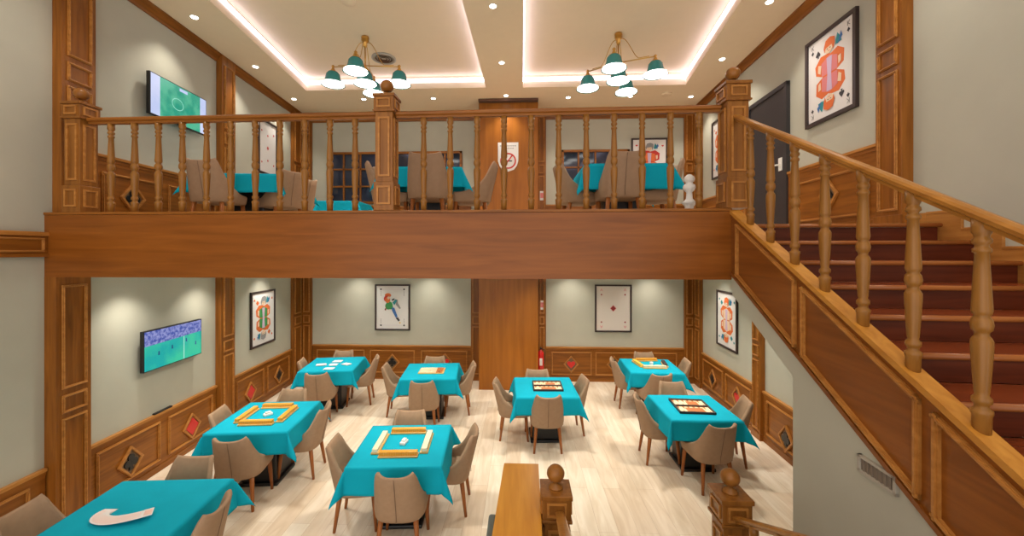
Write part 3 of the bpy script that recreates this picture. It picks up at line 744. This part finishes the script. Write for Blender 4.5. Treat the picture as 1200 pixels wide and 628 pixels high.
# ------------------------------------------------------------ wall pictures
def flat(bm, pts, y, mi, th=.0015):   # local wall polygon, y is offset in front of wall (negative)
    prism(bm, [(x, y, z) for x, z in pts], (0, -th, 0), mi)
def ell(cx, cz, rx, rz, n=16, a0=0, a1=2*PI, rot=0):
    out = []
    for k in range(n):
        a = a0+(a1-a0)*k/(n if a1-a0 > 6.2 else n-1); x, z = rx*math.cos(a), rz*math.sin(a)
        out.append((cx+x*math.cos(rot)-z*math.sin(rot), cz+x*math.sin(rot)+z*math.cos(rot)))
    return out
def dia(cx, cz, a, b=None):
    b = b or a
    return [(cx-a, cz), (cx, cz-b), (cx+a, cz), (cx, cz+b)]
def spade(cx, cz, s, flip=1):
    p = []
    for k in range(9): a = PI+PI*k/8*1.0; p.append((cx-.45*s+.45*s*math.cos(a), cz-.15*s*flip+.42*s*math.sin(a)*flip))
    q = [(x, z) for x, z in p]
    return [(cx, cz+s*flip), (cx-.85*s, cz-.1*s*flip), (cx-.7*s, cz-.5*s*flip), (cx-.3*s, cz-.5*s*flip), (cx-.08*s, cz-.3*s*flip), (cx-.3*s, cz-.95*s*flip), (cx+.3*s, cz-.95*s*flip), (cx+.08*s, cz-.3*s*flip), (cx+.3*s, cz-.5*s*flip), (cx+.7*s, cz-.5*s*flip), (cx+.85*s, cz-.1*s*flip)]
def heart(cx, cz, s):
    out = []
    for k in range(24):
        t_ = 2*PI*k/24; out.append((cx+s*math.sin(t_)**3, cz+s*(13*math.cos(t_)-5*math.cos(2*t_)-2*math.cos(3*t_)-math.cos(4*t_))/16))
    return out
def textbm(txt, size):
    cu = bpy.data.curves.new('t', 'FONT'); cu.body = txt; cu.size = size; cu.extrude = .0006; cu.align_x = 'CENTER'; cu.align_y = 'CENTER'
    o = bpy.data.objects.new('t', cu); C.objects.link(o); dg = bpy.context.evaluated_depsgraph_get()
    me = bpy.data.meshes.new_from_object(o.evaluated_get(dg)); bpy.data.objects.remove(o)
    return me
def add_text(bm, txt, size, x, y, z, mi, flip=False):
    me = textbm(txt, size); b0 = len(bm.verts); f0 = len(bm.faces); bm.from_mesh(me); bm.verts.ensure_lookup_table(); bm.faces.ensure_lookup_table()
    s = -1 if flip else 1
    for v_ in bm.verts[b0:]: a, b, c = v_.co; v_.co = (x+s*a, y-c, z+s*b)
    for f in bm.faces[f0:]: f.material_index = mi
PK = list(PAINTS)
def P(n): return 1+PK.index(n)
PM = [M['paper']]+[PAINTS[k] for k in PK]
def picture(wname, x0, x1, z0, z1, design, label, fd=.035, fw=.035, paper='paper'):
    t = thing('framed_picture', label, 'picture', ((x0+x1)/2, 0, z0), M4=WF[wname], group='framed card pictures')
    cx = (x1-x0)/2; h = z1-z0; bm = BM()
    for a in ((-cx, cx, 0, fw), (-cx, cx, h-fw, h), (-cx, -cx+fw, fw, h-fw), (cx-fw, cx, fw, h-fw)): box(bm, a[0], a[1], -fd, 0, a[2], a[3])
    obj('frame', bm, M['dkframe'], t, bevel=.003)
    bm = BM(); box(bm, -cx+fw*.6, cx-fw*.6, -fd*.5, -.002, fw*.6, h-fw*.6, 0)
    design(bm, cx-fw, (h-2*fw)/2, h/2, -fd*.5-.0005)
    ms = list(PM); ms[0] = M[paper]
    obj('print', bm, None, t, mats=ms)
def court(body, hatc, robe, suitf, suit, letter=None, swap=1):
    def f(bm, W, H, zc, y):
        for s in (1, -1):
            q = lambda x, z: (s*x*W*swap, zc+s*z*H)
            flat(bm, [q(-.30, .0), q(-.62, .12), q(-.66, .34), q(-.40, .52), q(-.05, .50), q(.05, .46), q(.35, .52), q(.62, .38), q(.60, .10), q(.30, 0)], y, P(body))
            flat(bm, [q(-.34, .02), q(-.36, .34), q(0, .44), q(.34, .34), q(.34, .02)], y-.0018, P(robe))
            flat(bm, [q(-.08, .0), q(-.12, .40), q(.12, .40), q(.08, .0)], y-.0034, P('lilac' if robe != 'lilac' else 'pinkish'))
            flat(bm, [q(-.52, .16), q(-.40, .10), q(-.36, .30), q(-.50, .34)], y-.0034, P('skin'))
            flat(bm, [q(.50, .14), q(.40, .10), q(.38, .28), q(.50, .30)], y-.0034, P('skin'))
            fx = ell(-.02, .60, .17, .115, 14); flat(bm, [q(a, b) for a, b in fx], y-.005, P('skin'))
            flat(bm, [q(-.24, .66), q(-.20, .54), q(-.15, .64), q(.12, .66), q(.18, .52), q(.24, .66), q(.24, .80), q(.05, .86), q(-.15, .82)], y-.0066, P(hatc))
            flat(bm, [q(-.10, .60), q(-.05, .60), q(-.05, .615), q(-.10, .615)], y-.0066, P('dark')); flat(bm, [q(.02, .60), q(.07, .60), q(.07, .615), q(.02, .615)], y-.0066, P('dark'))
            flat(bm, [q(-.04, .545), q(.03, .545), q(.03, .555), q(-.04, .555)], y-.0066, P('red'))
            flat(bm, [q(.26, .58), q(.52, .60), q(.46, .72), q(.34, .84), q(.28, .70)], y-.0018, P('teal'))
            flat(bm, [q(.36, .56), q(.56, .70), q(.50, .82), q(.42, .68)], y-.0034, P('blue'))
            flat(bm, [q(a/W*1, (b)/H) for a, b in suitf(-.52*W, .62*H, .13*W)], y-.0018, P(suit))
            flat(bm, [q(a/W, b/H) for a, b in suitf(-.78*W, .74*H, .07*W)], y-.0018, P(suit))
            flat(bm, [q(a/W, b/H) for a, b in suitf(.80*W, .72*H, .07*W)], y-.0018, P(suit))
            if letter:
                add_text(bm, letter, .11*W*2, s*-.78*W*swap, y-.002, zc+s*.86*H, P('grey'), s < 0)
                add_text(bm, letter, .11*W*2, s*.80*W*swap, y-.002, zc+s*.86*H, P('grey'), s < 0)
    return f
def joker(bm, W, H, zc, y):
    q = lambda x, z: (x*W, zc+z*H)
    E_ = lambda cx, cz, rx, rz, c, dy=0, rot=0: flat(bm, [q(a, b) for a, b in ell(cx, cz, rx, rz, 14, rot=rot)], y-dy, P(c))
    E_(-.28, .56, .20, .10, 'orange'); E_(-.34, .40, .20, .15, 'red', .0016); E_(-.30, .34, .16, .14, 'orange', .003); E_(-.24, .44, .09, .07, 'skin', .0045)
    E_(-.22, .08, .24, .18, 'green', .0016, .3); E_(-.10, .02, .14, .12, 'green', .003)
    flat(bm, [q(-.05, .0), q(.12, -.02), q(.32, -.42), q(.22, -.50), q(-.02, -.16)], y-.0045, P('blue'))
    flat(bm, [q(.0, .22), q(.18, .36), q(.30, .32), q(.12, .10)], y-.003, P('teal'))
    flat(bm, [q(.16, .38), q(.32, .36), q(.34, .20), q(.52, -.04), q(.44, -.08), q(.22, .12)], y-.0016, P('grey'))
    flat(bm, [q(.20, -.50), q(.34, -.46), q(.46, -.60), q(.38, -.66)], y-.003, P('dark'))
    flat(bm, [q(-.02, .30), q(.14, .36), q(.12, .42), q(-.04, .38)], y-.006, P('dark'))
    E_(-.44, -.10, .05, .05, 'wine'); E_(-.40, .0, .05, .04, 'yellow', .0016); E_(.46, -.72, .06, .03, 'yellow')
    for sx in (-1, 1):
        for sz in (-1, 1): flat(bm, [q(a, b) for a, b in dia(sx*.72, sz*.84, .07, .05)], y, P('dark'))
    for sz in (-1, 1): flat(bm, [q(-.6, sz*.835-.004), q(.6, sz*.835-.004), q(.6, sz*.835+.004), q(-.6, sz*.835+.004)], y, P('lilac'))
    for z in (.72, .64, .56, -.56, -.64, -.72):
        for sx in (-1, 1): flat(bm, [q(sx*.72-.02, z-.02), q(sx*.72+.02, z-.02), q(sx*.72+.02, z+.02), q(sx*.72-.02, z+.02)], y, P('grey'))
def ace(bm, W, H, zc, y):
    q = lambda x, z: (x*W, zc+z*H)
    flat(bm, [q(a, b) for a, b in dia(0, 0, .19, .15)], y, P('pinkish')); flat(bm, [q(a, b) for a, b in dia(0, 0, .15, .12)], y-.0016, P('wine'))
    for sx in (-1, 1):
        for sz in (-1, 1):
            flat(bm, [q(a, b) for a, b in dia(sx*.70, sz*.62, .06, .045)], y, P('wine'))
            add_text(bm, 'A', W*.24, sx*.70*W, y-.001, zc+sz*.83*H, P('pinkish'), sz < 0)
def pips(bm, W, H, zc, y):
    q = lambda x, z: (x*W, zc+z*H)
    for x, z, s in ((0, .0, .12), (-.7, .62, .07), (.7, .62, .07), (-.7, -.62, .07), (.7, -.62, .07), (.0, .5, .08), (0, -.5, .08)):
        flat(bm, [q(a, b) for a, b in dia(x, z, s, s*.7)], y, P('red'))
picture('L', -1.88, -1.09, 1.09, 2.115, court('orange', 'grey', 'green', dia, 'orange'), 'framed court card print on the lower left wall, orange and green figure')
picture('B', -3.27, -2.47, 1.09, 2.12, joker, 'framed print of a small leaping harlequin figure on the lower back wall')
picture('B', 1.63, 2.43, 1.09, 2.13, ace, 'framed print of a single red diamond card on the lower back wall', paper='paper_dim')
picture('R', 1.06, 1.85, 1.10, 2.13, court('orange', 'orange', 'skin', dia, 'teal'), 'framed court card print on the lower right wall behind the stairs', )
picture('R', 3.62, 4.43, 4.39, 5.455, court('orange', 'orange', 'pinkish', spade, 'dark', 'K'), 'large framed spade court card print on the upper right wall beside the dark door', .04, .045)
picture('L', -1.66, -1.02, 4.33, 5.36, pips, 'framed card print with red pips on the upper left wall', .04)
picture('B', 2.42, 3.20, 4.30, 5.33, court('red', 'grey', 'orange', heart, 'red'), 'framed court card print on the upper back wall behind the right table', .04)
picture('R', .86, 1.50, 4.25, 5.36, court('orange', 'orange', 'orange', dia, 'orange'), 'framed print on the upper right wall seen past the corner newel post', .04)
# ------------------------------------------------------------ wainscot ornaments
def ornament(wname, x, z, suit, label, s=.175, sy=.19):
    t = thing('suit_ornament', label, 'ornament', (x, -.025, z), M4=WF[wname], group='diamond shaped card suit ornaments')
    bm = BM(); a, b = s, sy; tt = .026
    o_, i_ = dia(0, 0, a, b), dia(0, 0, a-tt*1.4, b-tt*1.4)
    for k in range(4):
        p0, p1, q1, q0 = o_[k], o_[(k+1) % 4], i_[(k+1) % 4], i_[k]
        prism(bm, [(p0[0], 0, p0[1]), (p1[0], 0, p1[1]), (q1[0], 0, q1[1]), (q0[0], 0, q0[1])], (0, -.028, 0))
    obj('frame', bm, M['trimw'], t, bevel=.003)
    bm = BM(); flat(bm, dia(0, 0, a-.03, b-.03), 0, 0, .008); obj('plate', bm, M['plate'], t)
    bm = BM()
    if suit == 'club':
        for cx, cz in ((-.045, -.012), (.045, -.012), (0, .052)): flat(bm, ell(cx, cz, .042, .042, 14), -.008, 0, .014)
        flat(bm, [(-.03, -.09), (.03, -.09), (.012, -.02), (.012, .03), (-.012, .03), (-.012, -.02)], -.008, 0, .0135)
    elif suit == 'spade': flat(bm, spade(0, .0, .085), -.008, 0, .014)
    elif suit == 'heart': flat(bm, heart(0, -.0, .088), -.008, 0, .014)
    else: flat(bm, dia(0, 0, .115, .125), -.008, 0, .014)
    obj('suit_symbol', bm, M['red'] if suit in ('heart', 'diamond') else M['black'], t)
ornament('L', -4.25, .345, 'club', 'diamond ornament with a black club on the left wainscot nearest the camera', .165, .19)
ornament('L', -3.29, .345, 'diamond', 'red diamond ornament on the left wainscot below the lower television', .165, .19)
ornament('L', -1.91, .345, 'diamond', 'red diamond ornament on the left wainscot below the orange and green court card', .165, .19)
ornament('L', -.97, .36, 'spade', 'diamond ornament with a black spade on the left wainscot near the back corner', .165, .19)
ornament('B', -2.87, .38, 'club', 'diamond ornament with a black club on the back wainscot between two left tables', .165, .19)
ornament('B', -1.68, .40, 'heart', 'red heart ornament on the back wainscot left of the column', .165, .19)
ornament('B', -4.05, .40, 'heart', 'red heart ornament on the back wainscot behind the back left table', .165, .19)
ornament('B', 1.11, .38, 'heart', 'red heart ornament on the back wainscot right of the column', .165, .19)
ornament('B', 2.05, .38, 'club', 'diamond ornament with a black club on the back wainscot below the red diamond print', .165, .19)
ornament('R', .90, .37, 'spade', 'diamond ornament with a black spade on the right wainscot near the corner', .165, .19)
ornament('R', 1.88, .37, 'heart', 'red heart ornament on the right wainscot behind a chair', .165, .19)
ornament('R', 3.23, .30, 'club', 'diamond ornament on the right wainscot cut off by the stair wall', .165, .19)
ornament('L', -4.22, Z2+.40, 'club', 'diamond ornament with a black club on the upper left wainscot behind the balusters', .165, .19)
ornament('R', 4.03, Z2+.42, 'spade', 'diamond ornament with a black spade on the upper right wainscot above the stairs', .15, .19)
# ------------------------------------------------------------ televisions
def tv(x0, x1, z0, z1, kind, label, off):
    t = thing('television', label, 'television', ((x0+x1)/2, 0, z0), M4=ML, group='wall televisions')
    cx = (x1-x0)/2; h = z1-z0
    obj('casing', box(BM(), -cx, cx, -off-.045, -off, 0, h), M['black'], t, bevel=.004)
    obj('wall_bracket', box(BM(), -.2, .2, -off, 0, h*.25, h*.75), M['black'], t)
    bm = BM(); y = -off-.046; b = .012; ms = [M['scr_field'], M['scr_crowd'], M['scr_white'], M['scr_green'], M['scr_line'], M['scr_dark']]
    if kind == 0:
        flat(bm, [(-cx+b, b), (cx-b, b), (cx-b, h*.66), (-cx+b, h*.62)], y, 0, .001); flat(bm, [(-cx+b, h*.62), (cx-b, h*.66), (cx-b, h-b), (-cx+b, h-b)], y, 1, .001)
        flat(bm, [(.14, b), (.155, b), (.155, h*.64), (.14, h*.64)], y-.001, 4, .0006)
        for px, pz in ((-.26, .17), (.19, .24), (.36, .16), (-.05, .2)): flat(bm, [(px-.012, pz), (px+.012, pz), (px+.008, pz+.05), (px-.008, pz+.05)], y-.001, 5, .0006)
    else:
        flat(bm, [(-cx+b, b), (-cx+.15, b), (-cx+.15, h-b), (-cx+b, h-b)], y, 2, .001); flat(bm, [(cx-.13, b), (cx-b, b), (cx-b, h-b), (cx-.13, h-b)], y, 2, .001)
        flat(bm, [(-cx+.15, b), (cx-.13, b), (cx-.13, h-b), (-cx+.15, h-b)], y, 3, .001)
        flat(bm, ell(-.05, h*.5, .10, .08, 20), y-.001, 4, .0004); flat(bm, ell(-.05, h*.5, .09, .07, 20), y-.0014, 3, .0004)
        flat(bm, [(-.02, h-.07), (.12, h-.07), (.12, h-.03), (-.02, h-.03)], y-.001, 2, .0006)
    obj('screen', bm, None, t, mats=ms)
tv(-4.17, -3.21, 1.37, 1.875, 0, 'flat television showing a football match on the lower left wall', .07)
tv(-4.07, -3.10, 4.57, 5.10, 1, 'flat television with green picture and white side bars on the upper left wall', .06)
# remote on ledge
bm = box(BM(), -3.92, -3.64, -.044, -.006, .762, .782); o = obj('remote_control', bm, M['black'], bevel=.006); o.matrix_world = ML
tag(o, 'black remote control lying on the left wainscot ledge under the television', 'remote control')
# ------------------------------------------------------------ sign, extinguisher, statue
t = thing('no_smoking_sign', 'white shield shaped no smoking sign on the upper column', 'sign', (-.255, 8.115, 4.50))
bm = BM(); sh = [(-.21, .22), (-.18, .12), (-.12, .04), (0, 0), (.12, .04), (.18, .12), (.21, .22), (.21, .60), (-.21, .60)]
flat(bm, sh, 0, 0, .006); obj('plate', bm, M['paper'], t)
bm = BM(); o1, i1 = ell(0, .22, .165, .165, 32), ell(0, .22, .135, .135, 32)
for k in range(32):
    a, b, c, d_ = o1[k], o1[(k+1) % 32], i1[(k+1) % 32], i1[k]; prism(bm, [(p[0], -.006, p[1]) for p in (a, b, c, d_)], (0, -.003, 0))
flat(bm, [(-.105, .10), (-.085, .085), (.105, .34), (.085, .355)], -.008, 0, .003)
obj('prohibition_ring', bm, PAINTS['red'], t)
bm = BM(); box(bm, -.06, .08, -.008, -.006, .205, .23); obj('cigarette', bm, PAINTS['dark'], t)
bm = BM()
for z in (.52, .47):
    for k in range(8 if z > .5 else 6): box(bm, -.17+k*.043+(.04 if z < .5 else 0), -.17+k*.043+.03+(.04 if z < .5 else 0), -.008, -.006, z, z+.018)
obj('lettering', bm, PAINTS['grey'], t)
def smallsign(x, z, lab):
    t = thing('wall_sign', lab, 'sign', (x, YB-.062, z), group='small red and white signs')
    obj('plate', box(BM(), -.045, .045, -.008, 0, 0, .20), M['paper'], t)
    obj('red_mark', box(BM(), -.036, .036, -.011, -.008, .05, .16), PAINTS['pinkish'], t)
smallsign(.47, 1.58, 'small red and white sign on the pilaster above the fire extinguisher')
smallsign(.47, 3.98, 'small red and white sign on the upper pilaster right of the column')
t = thing('fire_extinguisher', 'red fire extinguisher hanging beside the lower veneered column', 'fire extinguisher', (.44, 8.59, .28))
prof = [(.055, 0), (.068, .015), (.068, .36), (.055, .40), (.025, .43), (.02, .45)]
obj('cylinder', lathe(BM(), prof, n=20), M['red'], t, smooth=True)
bm = BM(); box(bm, -.03, .03, -.074, -.064, .12, .27); obj('paper_tag', bm, M['paper'], t)
bm = BM(); box(bm, -.015, .015, -.02, .02, .45, .48); box(bm, -.015, .015, -.09, .03, .48, .495); obj('valve', bm, M['black'], t)
obj('hose', tube(BM(), [(.02, 0, .46), (.07, -.02, .46), (.09, -.02, .40), (.085, -.03, .22), (.08, -.04, .15)], .009), M['black'], t, smooth=True)
obj('bracket', box(BM(), -.03, .03, .066, .098, .2, .3), M['steel'], t)
prof = [(.075, 0), (.078, .03), (.06, .07), (.045, .12), (.04, .19), (.055, .215), (.075, .23), (.05, .245), (.03, .27), (.026, .33), (.042, .345), (.058, .375), (.052, .40), (.035, .41), (.03, .425), (.045, .435), (.05, .46), (.042, .48), (.02, .50), (.004, .505)]
o = obj('chess_figure', lathe(BM(), prof, n=24), M['white'], smooth=True); o.location = (1.62, 3.86, Z2)
tag(o, 'large white glossy chess bishop figure standing behind the balcony balusters', 'chess piece')
# ------------------------------------------------------------ chandeliers
def shade_parts(t, x, y, z, tilt):
    prof_o = [(.030, .15), (.055, .145), (.075, .12), (.085, .07), (.10, .035), (.135, .0), (.131, .0), (.096, .032), (.080, .068), (.070, .112), (.045, .135), (.025, .138)]
    rot = Matrix.Translation((x, y, z+.2-.2*1.35)) @ Matrix.Scale(1.35, 4)
    s = obj('lamp_shade', lathe(BM(), [(r, zz) for r, zz in prof_o[:6]+prof_o[6:]], n=24), M['teal_enamel'], t, smooth=True); s.matrix_local = rot
    gl = [(.001, .012)] + [(.128, .006), (.128, .010)] + [(.001, .03)]
    g = obj('diffuser', lathe(BM(), gl, n=24), M['lampglow'], s, smooth=False)
    bm = BM(); lathe(bm, [(.03, .148), (.034, .155), (.02, .18), (.012, .20), (.02, .215), (.006, .23)], n=12); obj('lamp_holder', bm, M['brass'], s, smooth=True)
def chandelier(x, y, arms, label):
    t = thing('chandelier', label, 'chandelier', (x, y, 5.70), group='brass chandeliers')
    top = ZT-5.70
    obj('canopy', lathe(BM(), [(.055, top), (.06, top-.03), (.045, top-.05), (.06, top-.06), (.03, top-.10), (.035, top-.14), (.015, top-.17)], n=16), M['brass'], t, smooth=True)
    obj('stem', tube(BM(), [(0, 0, top-.16), (0, 0, .02)], .011), M['brass'], t, smooth=True)
    for (ax_, ay_) in arms:
        pts_ = [(0, 0, .05), (ax_*.5, ay_*.5, .05), (ax_*.95, ay_*.95, .05), (ax_, ay_, .06)]
        a = obj('arm', tube(BM(), pts_, .009), M['brass'], t, smooth=True)
        sc_p = []
        for k in range(15):
            q = k/14; r = .04+.96*q*.93; zz = top-.10-.33*(0.5-.5*math.cos(PI*min(1, q*1.35)))*1.0+.05*math.sin(q*PI*2)*(1-q)
            sc_p.append((ax_*r*.9, ay_*r*.9, max(.07, zz)))
        obj('scroll', tube(BM(), sc_p, .006, 6), M['brass'], t, smooth=True)
        shade_parts(t, ax_, ay_, -.16, (0, 0))
    shade_parts(t, 0, 0, -.17, (0, 0))
    ld = bpy.data.lights.new('chandelier_light', 'SPOT'); ld.energy = P_CHAND*2.5; ld.color = WARM; ld.spot_size = R(150); ld.spot_blend = 1; ld.shadow_soft_size = .3
    lo_ = bpy.data.objects.new('chandelier_light', ld); link(lo_, t); lo_.location = (0, 0, -.20)
chandelier(-2.42, 6.05, [(-.52, .02), (.52, .06), (.02, -.40), (-.02, .42)], 'brass chandelier with teal shades hanging from the left ceiling recess')
chandelier(1.50, 6.12, [(-.42, .28), (.50, -.18), (-.16, -.40), (.24, .46)], 'brass chandelier with teal shades hanging from the right ceiling recess')
# ------------------------------------------------------------ downlights
def dl_mesh():
    bm = BM(); lathe(bm, [(.036, -.004), (.05, -.006), (.052, 0), (.036, 0)], n=20); return bm
dl0 = thing('downlight', 'x', 'downlight')
obj('trim_ring', dl_mesh(), M['white'], dl0, smooth=True); obj('lens', lathe(BM(), [(.040, -.009), (.042, -.004)], n=20), M['spotglow'], dl0)
first = [True]
def downlight(x, y, z, power, label, grp, size=100, blend=.7, spot=True, soft=.06):
    if first[0]: t = dl0; first[0] = False; t.location = (x, y, z); t['label'] = label; t['group'] = grp
    else: t = dup(dl0, (x, y, z), 0, label, grp)
    if spot:
        ld = bpy.data.lights.new('spot', 'SPOT'); ld.energy = power; ld.color = WARM; ld.spot_size = R(size); ld.spot_blend = blend; ld.shadow_soft_size = soft
        lo_ = bpy.data.objects.new('spot', ld); C.objects.link(lo_); lo_.location = (x, y, z-.02)
    return t
for x, y, l in ((-4.33, 5.06, 'recessed ceiling spot above the upper left television'), (-4.46, 6.46, 'recessed ceiling spot above the left wall between recess and wall, second one back'), (-4.62, 7.86, 'recessed ceiling spot in the far left ceiling corner'),
                (-3.2, 7.93, 'recessed ceiling spot behind the left chandelier'), (-1.77, 7.94, 'recessed ceiling spot over the back wall right of the left chandelier'),
                (-.35, 4.99, 'recessed ceiling spot between the two ceiling recesses, the nearest one'), (-.31, 6.49, 'recessed ceiling spot between the two ceiling recesses, middle one'), (-.29, 7.86, 'recessed ceiling spot just before the veneered column'),
                (.96, 8.01, 'recessed ceiling spot behind the left shade of the right chandelier'), (3.42, 8.07, 'recessed ceiling spot in the far right ceiling corner'), (3.26, 6.52, 'recessed ceiling spot right of the right chandelier'), (3.10, 5.05, 'recessed ceiling spot at the top of the picture above the right wall'),
                (2.2, 8.0, 'recessed ceiling spot above the back right picture')):
    downlight(x, y, ZC-.001, P_UP, l, 'recessed ceiling spots')
# unseen spots added to light the void before the balcony; then the storey below
for x, y, l in ((-3.85, 1.4, 'the near left wall'), (-1.6, 1.2, 'the middle of the void'), (.8, .8, 'the lower wooden flight'), (2.6, 1.4, 'the upper staircase'), (-3.8, 3.2, 'the front left fanned card table'), (2.9, 3.4, 'the top of the staircase')):
    downlight(x, y, ZC-.001, P_UP*1.1, 'unseen fill spot added high above '+l, 'added fill spots over the void', 120, 1)
for x, y, l in ((-3.2, 4.8, TB['B'][5]), (-1.3, 4.5, TB['A'][5]), (.4, 5.6, TB['E'][5]), (2.2, 5.3, TB['G'][5]), (-3.3, 6.9, TB['C'][5]), (-1.5, 6.6, TB['D'][5]), (.4, 7.2, 'on the floor before the column'), (2.3, 6.9, TB['F'][5])):
    downlight(x, y, 2.608, P_LOW, 'recessed spot in the lower ceiling '+l.replace('on the', 'above the', 1), 'recessed spots in the lower ceiling', 140, 1, soft=.12)
for x, y, l in ((-4.35, 4.45, 'left of the lower television'), (-4.42, 5.6, 'right of the lower television'), (-4.55, 7.2, 'above the left court card print'), (-3.6, 8.35, 'left of the harlequin print'), (-2.0, 8.35, 'right of the harlequin print'), (1.1, 8.35, 'left of the red diamond print'), (2.8, 8.35, 'right of the red diamond print'), (3.35, 7.4, 'above the right court card print'), (3.25, 5.9, 'beside the sloping stair underside')):
    downlight(x, y, 2.608, P_WASH, 'recessed wall washing spot in the lower ceiling '+l, 'recessed wall washing spots', 112, .9)
# ceiling grille by the column, round vent, speaker discs
bm = BM(); box(bm, -.86, .36, 8.00, 8.13, ZC-.05, ZC-.002); 
for k in range(5): box(bm, -.84, .34, 8.012+.022*k, 8.02+.022*k, ZC-.056, ZC-.05)
tag(obj('air_grille', bm, M['grille'], bevel=.003), 'long brown air grille on the ceiling just before the upper column', 'grille')
t = thing('ceiling_vent', 'round louvred ceiling vent behind the left chandelier', 'vent', (-2.36, 6.72, ZT))
obj('ring', lathe(BM(), [(.20, 0), (.205, -.02), (.17, -.035), (.16, -.01)], n=28), M['ventm'], t, smooth=True)
bm = BM(); 
for r in (.04, .08, .12): lathe(bm, [(r, -.006), (r+.02, -.026), (r+.022, -.024), (r+.004, -.004)], n=24)
obj('louvre', bm, M['grille'], t, smooth=True)
for x, y, z, l in ((-2.30, 5.18, ZT, 'flat round smoke detector in the left ceiling recess'), (2.88, 7.92, ZC, 'faint round speaker disc on the ceiling right of the right chandelier')):
    o = obj('ceiling_disc', lathe(BM(), [(.10, 0), (.10, -.012), (.06, -.02), (.01, -.03)], n=24), M['ceil'], smooth=True); o.location = (x, y, z-.001); tag(o, l, 'detector')
